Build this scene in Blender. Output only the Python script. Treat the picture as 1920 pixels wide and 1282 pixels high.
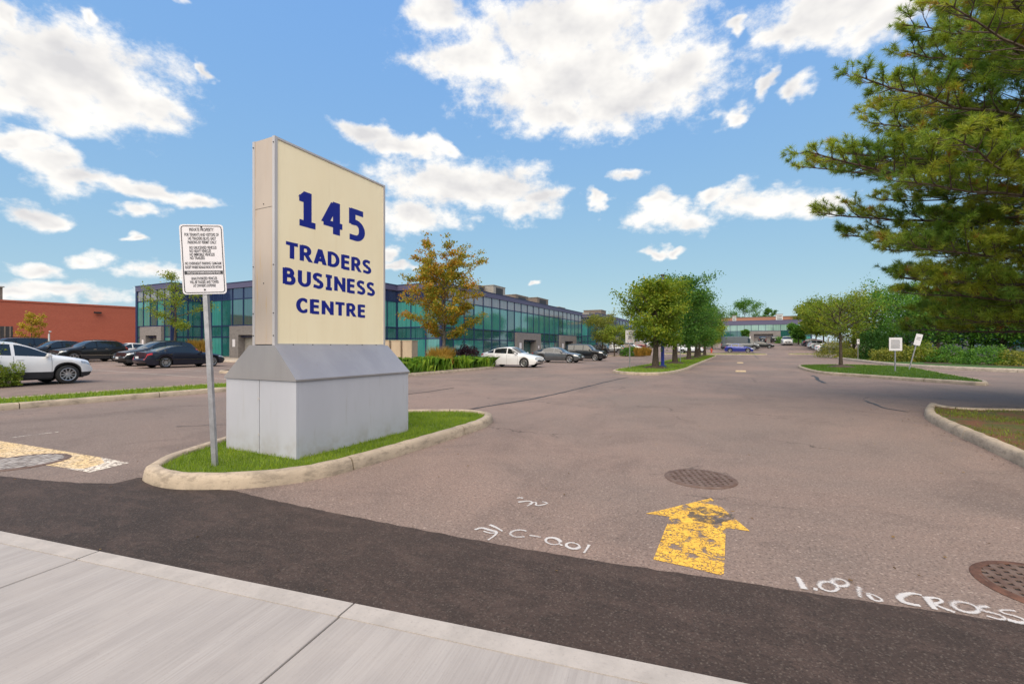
import bpy, bmesh, math, random
import numpy as np
from math import sin, cos, radians, pi, sqrt, atan2, hypot
random.seed(7); RNG = np.random.default_rng(7)
for o in list(bpy.data.objects): bpy.data.objects.remove(o)
SC = bpy.context.scene
COL = SC.collection

# ------------------------------------------------------------------ camera
TH = radians(26.5); CH = 1.45; FP = 853.0; HY = 650.0
cd = bpy.data.cameras.new('camera'); cam = bpy.data.objects.new('camera', cd); COL.objects.link(cam)
cam.location = (0, 0, CH); cam.rotation_euler = (pi/2, 0, TH)
cd.sensor_width = 36; cd.lens = FP/1920*36; cd.shift_y = (HY-641)/1920; cd.clip_end = 6000; cd.clip_start = 0.05
SC.camera = cam
SC.render.resolution_x = 1024; SC.render.resolution_y = 683
SC.render.engine = 'CYCLES'
SC.cycles.max_bounces = 6; SC.cycles.transparent_max_bounces = 8
SC.cycles.use_denoising = True
SC.view_settings.view_transform = 'Standard'; SC.view_settings.look = 'None'
SC.view_settings.gamma = 1; SC.view_settings.use_curve_mapping = False
SC.view_settings.exposure = 0.9

# ------------------------------------------------------------------ sun
SUN_AZ_VEC = (0.27, -0.96); SUN_EL = 52
sl = bpy.data.lights.new('sun', 'SUN'); sl.energy = 3.0; sl.angle = radians(80); sl.color = (1.0, .86, .68)
so = bpy.data.objects.new('sun', sl); COL.objects.link(so)
from mathutils import Vector, Matrix
_h = hypot(*SUN_AZ_VEC)
SUND = Vector((SUN_AZ_VEC[0]/_h*cos(radians(SUN_EL)), SUN_AZ_VEC[1]/_h*cos(radians(SUN_EL)), sin(radians(SUN_EL))))
so.rotation_euler = (-SUND).to_track_quat('-Z', 'Y').to_euler()
so.location = (0, 0, 60)

# ------------------------------------------------------------------ sky: Nishita + cumulus built on sky directions
def camdir(px, py):
    a = (px-960)/FP; b = (HY-py)/FP
    v = Vector((a*cos(TH)-sin(TH), a*sin(TH)+cos(TH), b)); v.normalize(); return v
world = bpy.data.worlds.new('World'); SC.world = world; world.use_nodes = True
wn = world.node_tree; wn.nodes.clear(); WL = wn.links
def wnode(t, **k):
    n = wn.nodes.new(t)
    for a, b in k.items(): setattr(n, a, b)
    return n
def wmath(op, a, b=None, c=None, clamp=False):
    n = wnode('ShaderNodeMath', operation=op); n.use_clamp = clamp
    for i, v in enumerate((a, b, c)):
        if v is None: continue
        if hasattr(v, 'links'): WL.new(v, n.inputs[i])
        else: n.inputs[i].default_value = v
    return n.outputs[0]
sky = wnode('ShaderNodeTexSky', sky_type='NISHITA'); sky.sun_disc = False
sky.sun_elevation = radians(SUN_EL); sky.sun_rotation = atan2(SUND.x, SUND.y)
sky.air_density = 1.0; sky.dust_density = 0.15; sky.ozone_density = 1.6
geo = wnode('ShaderNodeNewGeometry'); tc = wnode('ShaderNodeTexCoord')
DIR = tc.outputs['Generated']
sep = wnode('ShaderNodeSeparateXYZ'); WL.new(DIR, sep.inputs[0])
az = wmath('ARCTAN2', sep.outputs[0], sep.outputs[1])
el = wmath('ARCSINE', sep.outputs[2])
comb = wnode('ShaderNodeCombineXYZ'); WL.new(az, comb.inputs[0]); WL.new(el, comb.inputs[1])
# domain warp
def wnoise(vec, scale, detail, rough=.55, dist=0.0, lac=2.0):
    n = wnode('ShaderNodeTexNoise'); n.noise_dimensions = '3D'
    n.inputs['Scale'].default_value = scale; n.inputs['Detail'].default_value = detail
    n.inputs['Roughness'].default_value = rough; n.inputs['Distortion'].default_value = dist; n.inputs['Lacunarity'].default_value = lac
    WL.new(vec, n.inputs['Vector']); return n
def vma(vec, mul, add):
    n = wnode('ShaderNodeVectorMath', operation='MULTIPLY_ADD'); WL.new(vec, n.inputs[0])
    if hasattr(mul, 'links'): WL.new(mul, n.inputs[1])
    else: n.inputs[1].default_value = mul
    if hasattr(add, 'links'): WL.new(add, n.inputs[2])
    else: n.inputs[2].default_value = add
    return n.outputs[0]
stre = vma(DIR, (1, 1, 1.5), (0, 0, 0))
w1 = wnoise(stre, 7.0, 4.0)
warp = vma(w1.outputs['Color'], (.20, .11, 0), comb.outputs[0])
warp = vma(warp, (1, 1, 0), (-.10, -.055, 0))
CL = [ # px,py,rx,ry of the cumulus in view
 (150,140,190,95),(60,175,120,75),(250,190,110,62),(325,222,60,32),(110,70,95,50),
 (1040,60,210,85),(1090,140,235,95),(1180,190,150,62),(1060,222,80,38),(880,110,85,50),(820,15,75,34),(1290,130,70,80),(1260,30,85,60),
 (700,250,55,22),(765,278,70,24),(830,285,30,16),
 (840,350,125,50),(930,355,110,46),(1020,372,55,24),(780,410,90,30),(990,395,60,20),
 (40,275,60,22),(110,305,60,32),(160,340,52,26),(265,362,70,22),(320,378,50,14),(70,392,42,26),
 (255,408,42,14),(190,487,40,14),(95,510,52,16),(150,552,110,16),(40,560,80,18),(280,462,18,8),(300,518,52,15),(735,470,24,18),(750,495,44,8),
 (1540,20,120,48),(1620,5,90,60),(1470,55,55,30),(1500,172,26,30),(1435,150,17,30),(1392,208,24,20),(1680,40,80,40),
 (1230,412,58,24),(1290,420,58,22),(1210,385,30,18),(1430,372,80,30),(1520,380,80,22),(1330,376,34,16),(1180,325,26,15),(1125,375,14,20),
 (1222,480,28,10),(1262,482,16,8),(325,5,32,10),(205,38,24,14),(10,30,24,34),(1005,522,14,5),(365,137,16,14),(1385,62,18,10)]
blobs = []
for (x, y, rx, ry) in CL:
    v = camdir(x, y); vx = camdir(x+rx, y); vy = camdir(x, y-ry)
    a0 = atan2(v.x, v.y); e0 = math.asin(v.z)
    ra = max(abs(atan2(vx.x, vx.y)-a0), .008); re = max(abs(math.asin(vy.z)-e0), .006)
    blobs.append((a0, e0, ra, re))
rr = random.Random(3)      # the same broken cumulus goes on round the rest of the sky
for i in range(13):
    a0 = .75+(i+rr.uniform(-.3, .3))*(2*pi-2.5)/12; a0 = a0 if a0 < pi else a0-2*pi
    e0 = rr.uniform(.16, .75); s = .5+.8*e0
    blobs.append((a0, e0, rr.uniform(.16, .30)*s/max(cos(e0), .35), rr.uniform(.07, .13)*s))
for a0, e0 in ((-.9, 1.0), (-.2, 1.1), (.9, 1.15), (2.4, 1.05), (-2.2, 1.1)): blobs.append((a0, e0, .3, .10))
fld = None
for (a0, e0, ra, re) in blobs:
    q = vma(warp, (1/ra, 1/re, 0), (-a0/ra, -e0/re, 0))
    ln = wnode('ShaderNodeVectorMath', operation='LENGTH'); WL.new(q, ln.inputs[0])
    if fld is None: fld = ln.outputs['Value']
    else:
        n = wnode('ShaderNodeMath', operation='SMOOTH_MIN'); WL.new(fld, n.inputs[0]); WL.new(ln.outputs['Value'], n.inputs[1]); n.inputs[2].default_value = .22
        fld = n.outputs[0]
dn = wnoise(stre, 20.0, 8.0, .66)
body = wmath('SUBTRACT', 1.34, fld)                       # >0 inside
dns = wmath('MULTIPLY_ADD', dn.outputs['Fac'], 2.2, -1.20)
dens = wmath('ADD', body, dns)
mr = wnode('ShaderNodeMapRange', interpolation_type='SMOOTHSTEP'); WL.new(dens, mr.inputs[0])
mr.inputs[1].default_value = -.18; mr.inputs[2].default_value = .74
# relief: billows brighter above, greyer below, grey hearts where the cloud is thick
na = wnoise(stre, 8.0, 4.0, .55); nb_ = wnoise(vma(stre, (1, 1, 1), (0, 0, .045)), 8.0, 4.0, .55)
rel = wmath('SUBTRACT', nb_.outputs['Fac'], na.outputs['Fac'])
th_ = wmath('MULTIPLY_ADD', body, .75, -.30)
shd = wmath('ADD', th_, wmath('MULTIPLY', rel, 2.3), clamp=True)
ccol = wnode('ShaderNodeMix', data_type='RGBA'); WL.new(shd, ccol.inputs['Factor'])
ccol.inputs['A'].default_value = (.585, .568, .540, 1); ccol.inputs['B'].default_value = (.400, .395, .400, 1)
# sky colour
ssep = wnode('ShaderNodeSeparateColor'); WL.new(sky.outputs[0], ssep.inputs[0]); scmb = wnode('ShaderNodeCombineColor')
for i, (pw_, kk) in enumerate(((.47, .116), (.31, .198), (-.05, .455))):
    WL.new(wmath('MULTIPLY', wmath('POWER', ssep.outputs[i], pw_), kk), scmb.inputs[i])
mixc = wnode('ShaderNodeMix', data_type='RGBA'); WL.new(mr.outputs[0], mixc.inputs['Factor'])
WL.new(scmb.outputs[0], mixc.inputs['A']); WL.new(ccol.outputs['Result'], mixc.inputs['B'])
bg = wnode('ShaderNodeBackground'); WL.new(mixc.outputs['Result'], bg.inputs[0]); bg.inputs[1].default_value = 1.0
wo = wnode('ShaderNodeOutputWorld'); WL.new(bg.outputs[0], wo.inputs[0])
world.cycles.sampling_method = 'MANUAL'; world.cycles.sample_map_resolution = 512

# ------------------------------------------------------------------ terrain and pixel-to-ground survey
def sst(a, b, x):
    t = min(1, max(0, (x-a)/(b-a))); return t*t*(3-2*t)
def gz(x, y):
    return .011*max(0, min(-x, 60)-17)*(1-sst(70, 100, y)) + 2.7*sst(72, 150, y)
def W(px, py, z=0.0):
    a = (px-960)/FP; t = (CH-z)*FP/(py-HY)
    X = a*t; return (X*cos(TH)-t*sin(TH), X*sin(TH)+t*cos(TH))
def AT(px, Y):
    X = (px-960)/FP*Y; return (X*cos(TH)-Y*sin(TH), X*sin(TH)+Y*cos(TH))

# ------------------------------------------------------------------ materials
MATS = {}
def newmat(name):
    m = bpy.data.materials.new(name); m.use_nodes = True; nt = m.node_tree
    b = nt.nodes['Principled BSDF']; return m, nt, b
class NT:
    def __init__(s, nt): s.nt = nt; s.L = nt.links
    def n(s, t, **k):
        x = s.nt.nodes.new(t)
        for a, b in k.items(): setattr(x, a, b)
        return x
    def set(s, sock, v):
        if hasattr(v, 'links'): s.L.new(v, sock)
        else: sock.default_value = v
    def pos(s): return s.n('ShaderNodeNewGeometry').outputs['Position']
    def obj(s): return s.n('ShaderNodeTexCoord').outputs['Object']
    def noise(s, vec, scale, detail=4, rough=.55, dist=0, out='Fac'):
        x = s.n('ShaderNodeTexNoise'); s.L.new(vec, x.inputs['Vector'])
        x.inputs['Scale'].default_value = scale; x.inputs['Detail'].default_value = detail; x.inputs['Roughness'].default_value = rough; x.inputs['Distortion'].default_value = dist
        return x.outputs[out]
    def ramp(s, f, a, b, lo=0., hi=1., smooth=True):
        x = s.n('ShaderNodeMapRange', interpolation_type='SMOOTHSTEP' if smooth else 'LINEAR'); s.set(x.inputs[0], f)
        x.inputs[1].default_value = a; x.inputs[2].default_value = b; x.inputs[3].default_value = lo; x.inputs[4].default_value = hi; return x.outputs[0]
    def mix(s, f, a, b, mode='MIX'):
        x = s.n('ShaderNodeMix', data_type='RGBA', blend_type=mode); s.set(x.inputs['Factor'], f)
        for k, v in (('A', a), ('B', b)):
            if isinstance(v, tuple): v = (*v, 1) if len(v) == 3 else v
            s.set(x.inputs[k], v)
        return x.outputs['Result']
    def math(s, op, a, b=0.0, clamp=False):
        x = s.n('ShaderNodeMath', operation=op); x.use_clamp = clamp; s.set(x.inputs[0], a); s.set(x.inputs[1], b); return x.outputs[0]
    def bump(s, h, strength=.3, dist=.02):
        x = s.n('ShaderNodeBump'); x.inputs['Strength'].default_value = strength; x.inputs['Distance'].default_value = dist; s.L.new(h, x.inputs['Height']); return x.outputs[0]
    def mapv(s, vec, scale, rot=(0, 0, 0)):
        x = s.n('ShaderNodeMapping'); s.L.new(vec, x.inputs[0]); x.inputs['Scale'].default_value = scale; x.inputs['Rotation'].default_value = rot; return x.outputs[0]
def plain(name, c, rough=.5, metal=0., var=.12, scale=3., c2=None, bump=0., coat=0., spec=.5, bscale=None, objspace=True):
    if name in MATS: return MATS[name]
    m, nt, b = newmat(name); T = NT(nt); v = T.obj() if objspace else T.pos()
    f = T.ramp(T.noise(v, scale, 5, .6), .3, .7)
    c2 = c2 or tuple(x*(1-var*2) for x in c)
    T.set(b.inputs['Base Color'], T.mix(f, c, c2)); b.inputs['Roughness'].default_value = rough; b.inputs['Metallic'].default_value = metal
    b.inputs['Coat Weight'].default_value = coat; b.inputs['Coat Roughness'].default_value = .05; b.inputs['Specular IOR Level'].default_value = spec
    if bump: T.set(b.inputs['Normal'], T.bump(T.noise(v, bscale or scale*12, 4, .6), bump, .01))
    MATS[name] = m; return m
def asphalt(name, ca, cb, cdark, speck, fine=90., stains=True, kb=.5, kd=.62):
    m, nt, b = newmat(name); T = NT(nt); p = T.pos()
    big = T.ramp(T.noise(p, .16, 6, .6, .6), .35, .66)
    c = T.mix(big, ca, cb)
    if stains:
        st = T.ramp(T.noise(T.mapv(p, (.55, .12, 1)), .9, 5, .62, .4), .52, .75)
        c = T.mix(T.math('MULTIPLY', st, .5), c, cdark)
        blot = T.ramp(T.noise(p, 1.1, 5, .7, 1.2), .56, .74)
        c = T.mix(T.math('MULTIPLY', blot, .42), c, cdark)
    mot = T.ramp(T.noise(p, .55, 8, .72, .8), .47, .68)
    c = T.mix(T.math('MULTIPLY', mot, .40), c, cdark)
    if kb < .3:
        lum = T.ramp(T.noise(T.mapv(p, (1, 2.2, 1), (0, 0, .3)), 2.2, 8, .75, .6), .46, .60)
        c = T.mix(T.math('MULTIPLY', lum, .34), c, tuple(x*1.9 for x in ca))
    med = T.ramp(T.noise(p, 22, 4, .7), .35, .65)
    c = T.mix(T.math('MULTIPLY', med, .22), c, cdark)
    vo = T.n('ShaderNodeTexVoronoi'); T.L.new(p, vo.inputs['Vector']); vo.inputs['Scale'].default_value = fine
    sp = T.ramp(vo.outputs['Color'], .66, .98)
    c = T.mix(T.math('MULTIPLY', sp, .45), c, speck)
    dk = T.ramp(T.noise(p, fine*.55, 3, .7), .50, .66)
    c = T.mix(T.math('MULTIPLY', dk, kd), c, tuple(x*.5 for x in cdark))
    bits = T.ramp(T.noise(p, fine*.22, 2, .5), .70, .74)
    c = T.mix(T.math('MULTIPLY', bits, kb), c, speck)
    if kb > .3:
        vc = T.n('ShaderNodeTexVoronoi', feature='DISTANCE_TO_EDGE'); ad = T.n('ShaderNodeVectorMath', operation='MULTIPLY_ADD'); T.L.new(T.noise(p, .8, 5, .7, out='Color'), ad.inputs[0]); ad.inputs[1].default_value = (1.1, 1.1, 0); T.L.new(p, ad.inputs[2]); T.L.new(ad.outputs[0], vc.inputs['Vector']); vc.inputs['Scale'].default_value = .33
        ck = T.math('MULTIPLY', T.ramp(vc.outputs[0], .0055, .0012), T.ramp(T.noise(p, .35, 4, .6), .50, .60)); c = T.mix(T.math('MULTIPLY', ck, .75), c, (.03, .024, .022))
    T.set(b.inputs['Base Color'], c); b.inputs['Roughness'].default_value = .86; b.inputs['Specular IOR Level'].default_value = .35
    h = T.math('ADD', T.noise(p, fine*.6, 3, .7), T.math('MULTIPLY', T.noise(p, 3, 3), .6))
    T.set(b.inputs['Normal'], T.bump(h, .55, .012)); return m
M_ASPH = asphalt('worn_asphalt', (.252, .176, .146), (.178, .138, .120), (.095, .070, .063), (.44, .35, .30))
M_NEW = asphalt('new_asphalt', (.054, .035, .029), (.041, .028, .024), (.022, .016, .014), (.16, .13, .11), 120., True, .22, .5)
def concrete(name, c, c2, scale=2., bump=.25, dirt=.6):
    if name in MATS: return MATS[name]
    m, nt, b = newmat(name); T = NT(nt); p = T.pos()
    col = T.mix(T.ramp(T.noise(p, scale, 6, .65), .3, .7), c, c2)
    col = T.mix(T.math('MULTIPLY', T.ramp(T.noise(p, 38, 4, .75), .52, .72), .35), col, tuple(x*.55 for x in c2))
    col = T.mix(T.math('MULTIPLY', T.ramp(T.noise(T.mapv(p, (1, 1, 3)), 4, 6, .78), .46, .64), dirt), col, tuple(x*.5 for x in c2))
    T.set(b.inputs['Base Color'], col); b.inputs['Roughness'].default_value = .88
    T.set(b.inputs['Normal'], T.bump(T.noise(p, 60, 4, .7), bump, .01)); MATS[name] = m; return m
M_KERB = concrete('kerb_concrete', (.43, .345, .260), (.31, .25, .19))
M_KERBW = concrete('pale_concrete', (.47, .395, .32), (.36, .30, .25))
def sidewalk_mat():
    m, nt, b = newmat('broomed_concrete'); T = NT(nt); o = T.obj()
    broom = T.noise(T.mapv(o, (90, 2.2, 1)), 1., 5, .6)
    broad = T.noise(T.mapv(o, (7, .8, 1)), 1., 4, .6)
    c = T.mix(T.ramp(broad, .3, .7), (.355, .325, .310), (.295, .268, .256))
    c = T.mix(T.math('MULTIPLY', T.ramp(broom, .35, .7), .42), c, (.225, .20, .19))
    c = T.mix(T.math('MULTIPLY', T.ramp(T.noise(o, 1.3, 5, .65), .45, .75), .4), c, (.39, .35, .325))
    c = T.mix(T.math('MULTIPLY', T.ramp(T.noise(o, 75, 3, .7), .58, .72), .3), c, (.2, .18, .17))
    T.set(b.inputs['Base Color'], c); b.inputs['Roughness'].default_value = .8
    T.set(b.inputs['Normal'], T.bump(broom, .25, .006)); return m
M_WALK = sidewalk_mat()
def lawn_mat(name, a, b_, dirt, dirtamt):
    m, nt, b = newmat(name); T = NT(nt); p = T.pos()
    c = T.mix(T.ramp(T.noise(p, 1.7, 5, .65), .3, .7), a, b_)
    c = T.mix(T.math('MULTIPLY', T.ramp(T.noise(p, 40, 4, .7), .4, .7), .5), c, tuple(x*.5 for x in b_))
    c = T.mix(T.ramp(T.noise(p, 2.3, 6, .7, .5), .62-dirtamt*.3, .80-dirtamt*.3), c, dirt)
    T.set(b.inputs['Base Color'], c); b.inputs['Roughness'].default_value = .95
    c = T.mix(T.math('MULTIPLY', T.ramp(T.noise(T.mapv(p, (1, 1, 1)), 17, 6, .8), .45, .62), .55), c, tuple(x*.35 for x in dirt)) if dirtamt > .3 else c
    T.set(b.inputs['Base Color'], c)
    T.set(b.inputs['Normal'], T.bump(T.noise(p, 55, 4, .8), .9, .03)); return m
M_LAWN = lawn_mat('lawn_green', (.14, .20, .018), (.09, .15, .014), (.10, .085, .03), .08)
M_LAWN2 = lawn_mat('lawn_dark', (.055, .12, .018), (.035, .085, .012), (.07, .06, .02), .0)  # darker, deeper green lawn for the right island and verge
M_BARE = lawn_mat('thin_lawn', (.11, .14, .02), (.08, .09, .018), (.185, .075, .032), .70)
M_SOIL = concrete('mulch', (.085, .050, .032), (.050, .031, .022), 6., .9)
M_STEEL = plain('galvanised_steel', (.42, .42, .45), .42, .75, .15, 8, bump=.1)
M_DARKMET = plain('dark_metal', (.03, .03, .032), .45, .5)
M_TAR = plain('tar_seal', (.022, .020, .021), .55, objspace=False)
M_BARK = plain('bark', (.085, .062, .045), .95, var=.3, scale=9, bump=.8)
M_BARKG = plain('grey_bark', (.19, .165, .14), .95, var=.3, scale=9, bump=.7)

# ------------------------------------------------------------------ mesh helpers
class MB:
    def __init__(s): s.v = []; s.f = []
    def add(s, vs, fs):
        b = len(s.v); s.v += [tuple(x) for x in vs]; s.f += [tuple(i+b for i in f) for f in fs]; return s
    def box(s, x0, x1, y0, y1, z0, z1):
        return s.add([(x0,y0,z0),(x1,y0,z0),(x1,y1,z0),(x0,y1,z0),(x0,y0,z1),(x1,y0,z1),(x1,y1,z1),(x0,y1,z1)],
                     [(3,2,1,0),(4,5,6,7),(0,1,5,4),(1,2,6,5),(2,3,7,6),(3,0,4,7)])
    def hexa(s, v8): return s.add(v8, [(3,2,1,0),(4,5,6,7),(0,1,5,4),(1,2,6,5),(2,3,7,6),(3,0,4,7)])
    def tube(s, pts, rad, n=8, cap=True):
        pts = [Vector(p) for p in pts]; rad = rad if isinstance(rad, (list, tuple)) else [rad]*len(pts)
        rings = []; up = Vector((0, 0, 1))
        for i, p in enumerate(pts):
            d = (pts[min(i+1, len(pts)-1)]-pts[max(i-1, 0)]).normalized()
            a = d.cross(up if abs(d.z) < .95 else Vector((1, 0, 0))).normalized(); b = d.cross(a)
            rings.append([p+a*(rad[i]*cos(2*pi*k/n))+b*(rad[i]*sin(2*pi*k/n)) for k in range(n)])
        vs = [v for r in rings for v in r]; fs = []
        for i in range(len(rings)-1):
            for k in range(n): fs.append((i*n+k, i*n+(k+1) % n, (i+1)*n+(k+1) % n, (i+1)*n+k))
        if cap: fs += [tuple(range(n))[::-1], tuple((len(rings)-1)*n+k for k in range(n))]
        return s.add(vs, fs)
    def lathe(s, prof, n=24, axis='z', c=(0, 0, 0)):
        vs = []; fs = []
        for (r, h) in prof:
            for k in range(n):
                a = 2*pi*k/n
                q = (r*cos(a), r*sin(a), h) if axis == 'z' else (r*cos(a), h, r*sin(a))
                vs.append((q[0]+c[0], q[1]+c[1], q[2]+c[2]))
        for i in range(len(prof)-1):
            for k in range(n): fs.append((i*n+k, i*n+(k+1) % n, (i+1)*n+(k+1) % n, (i+1)*n+k))
        return s.add(vs, fs)
    def mesh(s, name, m=None, smooth=None):
        me = bpy.data.meshes.new(name); me.from_pydata(s.v, [], s.f); me.update()
        if m: me.materials.append(m)
        if smooth is not None:
            me.polygons.foreach_set('use_smooth', [True]*len(me.polygons))
            try: me.set_sharp_from_angle(angle=radians(smooth))
            except Exception: pass
        return me
    def build(s, name, m, parent=None, smooth=None, loc=None):
        return link(name, s.mesh(name, m, smooth), parent, loc)
def link(name, me, parent=None, loc=None):
    o = bpy.data.objects.new(name, me); COL.objects.link(o)
    if parent: o.parent = parent
    if loc: o.location = loc
    return o
def empty(name, loc=(0, 0, 0), rz=0.):
    o = bpy.data.objects.new(name, None); COL.objects.link(o); o.location = loc; o.rotation_euler = (0, 0, rz); o.empty_display_size = .2; return o
def tag(o, label=None, cat=None, group=None, kind=None):
    if label: o['label'] = label
    if cat: o['category'] = cat
    if group: o['group'] = group
    if kind: o['kind'] = kind
    return o
def npmesh(name, V, F, m, attr=None, smooth=False):
    """V (n,3), F (k,s) arrays -> mesh; attr: per-face float array 'rnd'"""
    me = bpy.data.meshes.new(name); k, s = F.shape
    me.vertices.add(len(V)); me.vertices.foreach_set('co', np.ascontiguousarray(V, dtype=np.float32).ravel())
    me.loops.add(k*s); me.loops.foreach_set('vertex_index', np.ascontiguousarray(F, dtype=np.int32).ravel())
    me.polygons.add(k); me.polygons.foreach_set('loop_start', np.arange(0, k*s, s, dtype=np.int32))
    me.polygons.foreach_set('loop_total', np.full(k, s, dtype=np.int32))
    if attr is not None:
        a = me.attributes.new('rnd', 'FLOAT', 'FACE'); a.data.foreach_set('value', np.asarray(attr, dtype=np.float32))
    if smooth: me.polygons.foreach_set('use_smooth', np.ones(k, dtype=bool))
    me.update(calc_edges=True); me.materials.append(m); return me
def inpoly(P, poly):
    x, y = P[:, 0], P[:, 1]; c = np.zeros(len(P), bool); n = len(poly)
    for i in range(n):
        x0, y0 = poly[i]; x1, y1 = poly[i-1]
        m = ((y0 > y) != (y1 > y)) & (x < (x1-x0)*(y-y0)/((y1-y0) or 1e-9)+x0); c ^= m
    return c
def chaikin(p, n=2, closed=True):
    for _ in range(n):
        q = []; N = len(p)
        for i in range(N if closed else N-1):
            a = p[i]; b = p[(i+1) % N]
            q += [(a[0]*.75+b[0]*.25, a[1]*.75+b[1]*.25), (a[0]*.25+b[0]*.75, a[1]*.25+b[1]*.75)]
        if not closed: q = [p[0]]+q+[p[-1]]
        p = q
    return p
def resample(p, step, closed=True):
    pts = p+[p[0]] if closed else p
    L = [0]
    for a, b in zip(pts, pts[1:]): L.append(L[-1]+hypot(b[0]-a[0], b[1]-a[1]))
    n = max(3, int(L[-1]/step)); out = []; j = 0
    for i in range(n if closed else n+1):
        t = L[-1]*i/n
        while j < len(L)-2 and L[j+1] < t: j += 1
        f = (t-L[j])/max(L[j+1]-L[j], 1e-9); out.append((pts[j][0]+(pts[j+1][0]-pts[j][0])*f, pts[j][1]+(pts[j+1][1]-pts[j][1])*f))
    return out
def area(p): return .5*sum(p[i-1][0]*p[i][1]-p[i][0]*p[i-1][1] for i in range(len(p)))
def normals(p, closed=True):
    out = []; N = len(p)
    for i in range(N):
        a = p[i-1] if (closed or i) else p[0]; b = p[(i+1) % N] if (closed or i < N-1) else p[-1]
        d = hypot(b[0]-a[0], b[1]-a[1]) or 1; out.append((-(b[1]-a[1])/d, (b[0]-a[0])/d))
    return out
KPROF = [(0, -.06), (.006, .02), (.018, .09), (.035, .125), (.065, .143), (.11, .148), (.15, .142), (.165, .125), (.17, .02)]
def kerb_run(path, mat, seg=3.0, closed=True, step=.18, prof=KPROF, scale=1., owner=None, rr_=random.Random(5)):
    """poured kerb along path (inside on the left), cut into stones by real joints"""
    p = resample(path, step, closed); nr = normals(p, closed); N = len(p)
    per = max(2, int(seg/step)); idx = 0; end = N if closed else N-1
    root = owner or tag(empty('kerb'), kind='structure')
    while idx < end:
        n2 = min(per+rr_.randint(-3, 3) if per > 5 else per, end-idx)
        if end-idx-n2 < 3: n2 = end-idx
        m = MB(); rings = []
        for k in range(n2+1):
            i = (idx+k) % N; q = p[i]; nn = nr[i]
            g = 0.0
            if k == 0: g = .010
            if k == n2: g = -.010
            t = (nn[1], -nn[0]); ring = []
            for (o_, h) in prof:
                j = .004*sin(i*1.7+o_*40)+.003*sin(i*4.1)
                x = q[0]+nn[0]*(o_*scale+(j if h > .03 else 0))+t[0]*g; y = q[1]+nn[1]*(o_*scale)+t[1]*g
                ring.append((x, y, gz(x, y)+h*scale+(j*.4 if h > .08 else 0)))
            rings.append(ring)
        K = len(prof); vs = [v for r in rings for v in r]; fs = []
        for a in range(n2):
            for b in range(K-1): fs.append((a*K+b, (a+1)*K+b, (a+1)*K+b+1, a*K+b+1))
        fs += [tuple(range(K)), tuple((n2)*K+b for b in range(K))[::-1]]
        m.add(vs, fs).build('kerb_stone', mat, root, 40)
        idx += n2
    return root
def sheet(name, poly, z, mat, label=None, kind=None, parent=None, inset=None):
    """filled polygon lying on the terrain"""
    bm = bmesh.new(); vs = [bm.verts.new((x, y, 0)) for x, y in poly]; bm.faces.new(vs).normal_update()
    bmesh.ops.triangulate(bm, faces=bm.faces[:], ngon_method='EAR_CLIP')
    for v in bm.verts: v.co.z = gz(v.co.x, v.co.y)+z
    bmesh.ops.recalc_face_normals(bm, faces=bm.faces[:])
    if sum(f.normal.z for f in bm.faces) < 0: bmesh.ops.reverse_faces(bm, faces=bm.faces[:])
    me = bpy.data.meshes.new(name); bm.to_mesh(me); bm.free(); me.materials.append(mat)
    o = link(name, me, parent)
    if kind: o['kind'] = kind
    return o
def strip(path, w, z, m=None, mb=None, closed=False):
    """ribbon of width w (or list) along path on the terrain"""
    mb = mb or MB(); nr = normals(path, closed); vs = []; fs = []; n = len(path)
    for i, q in enumerate(path):
        ww = (w[i] if isinstance(w, list) else w)/2
        for s_ in (-1, 1):
            x = q[0]+nr[i][0]*ww*s_; y = q[1]+nr[i][1]*ww*s_; vs.append((x, y, gz(x, y)+z))
    for i in range(n-1): fs.append((2*i, 2*i+2, 2*i+3, 2*i+1)[::-1])
    return mb.add(vs, fs)
def leafmat(name, stops, transl=.35, rough=.6, clump=1.2):
    if name in MATS: return MATS[name]
    m, nt, b = newmat(name); T = NT(nt)
    at = T.n('ShaderNodeAttribute', attribute_name='rnd'); p = T.obj()
    f = T.math('ADD', T.math('MULTIPLY', at.outputs['Fac'], .6), T.math('MULTIPLY', T.ramp(T.noise(p, clump, 3, .6), .3, .7), .4))
    cr = T.n('ShaderNodeValToRGB'); T.L.new(f, cr.inputs[0]); e = cr.color_ramp.elements
    while len(e) < len(stops): e.new(.5)
    for i, (ps, c) in enumerate(stops): e[i].position = ps; e[i].color = (*c, 1)
    T.L.new(cr.outputs[0], b.inputs['Base Color']); b.inputs['Roughness'].default_value = rough; b.inputs['Specular IOR Level'].default_value = .3
    tr = T.n('ShaderNodeBsdfTranslucent'); T.L.new(T.mix(1., cr.outputs[0], (1.5, 1.5, .7), 'MULTIPLY'), tr.inputs[0])
    mx = T.n('ShaderNodeMixShader'); mx.inputs[0].default_value = transl; T.L.new(b.outputs[0], mx.inputs[1]); T.L.new(tr.outputs[0], mx.inputs[2])
    T.L.new(mx.outputs[0], nt.nodes['Material Output'].inputs[0]); MATS[name] = m; return m
M_BLADE = leafmat('grass_blades', [(0, (.08, .13, .010)), (.5, (.17, .26, .016)), (1, (.28, .34, .03))], .35, .6, 2.)
M_BLADE2 = leafmat('grass_blades_dark', [(0, (.04, .09, .010)), (.5, (.085, .165, .015)), (1, (.14, .21, .02))], .3, .6, 2.)  # darker green blades for the right island
M_DRY = leafmat('thin_grass_blades', [(0, (.13, .075, .03)), (.35, (.13, .15, .022)), (1, (.22, .27, .03))], .3, .6, 2.)
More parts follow.
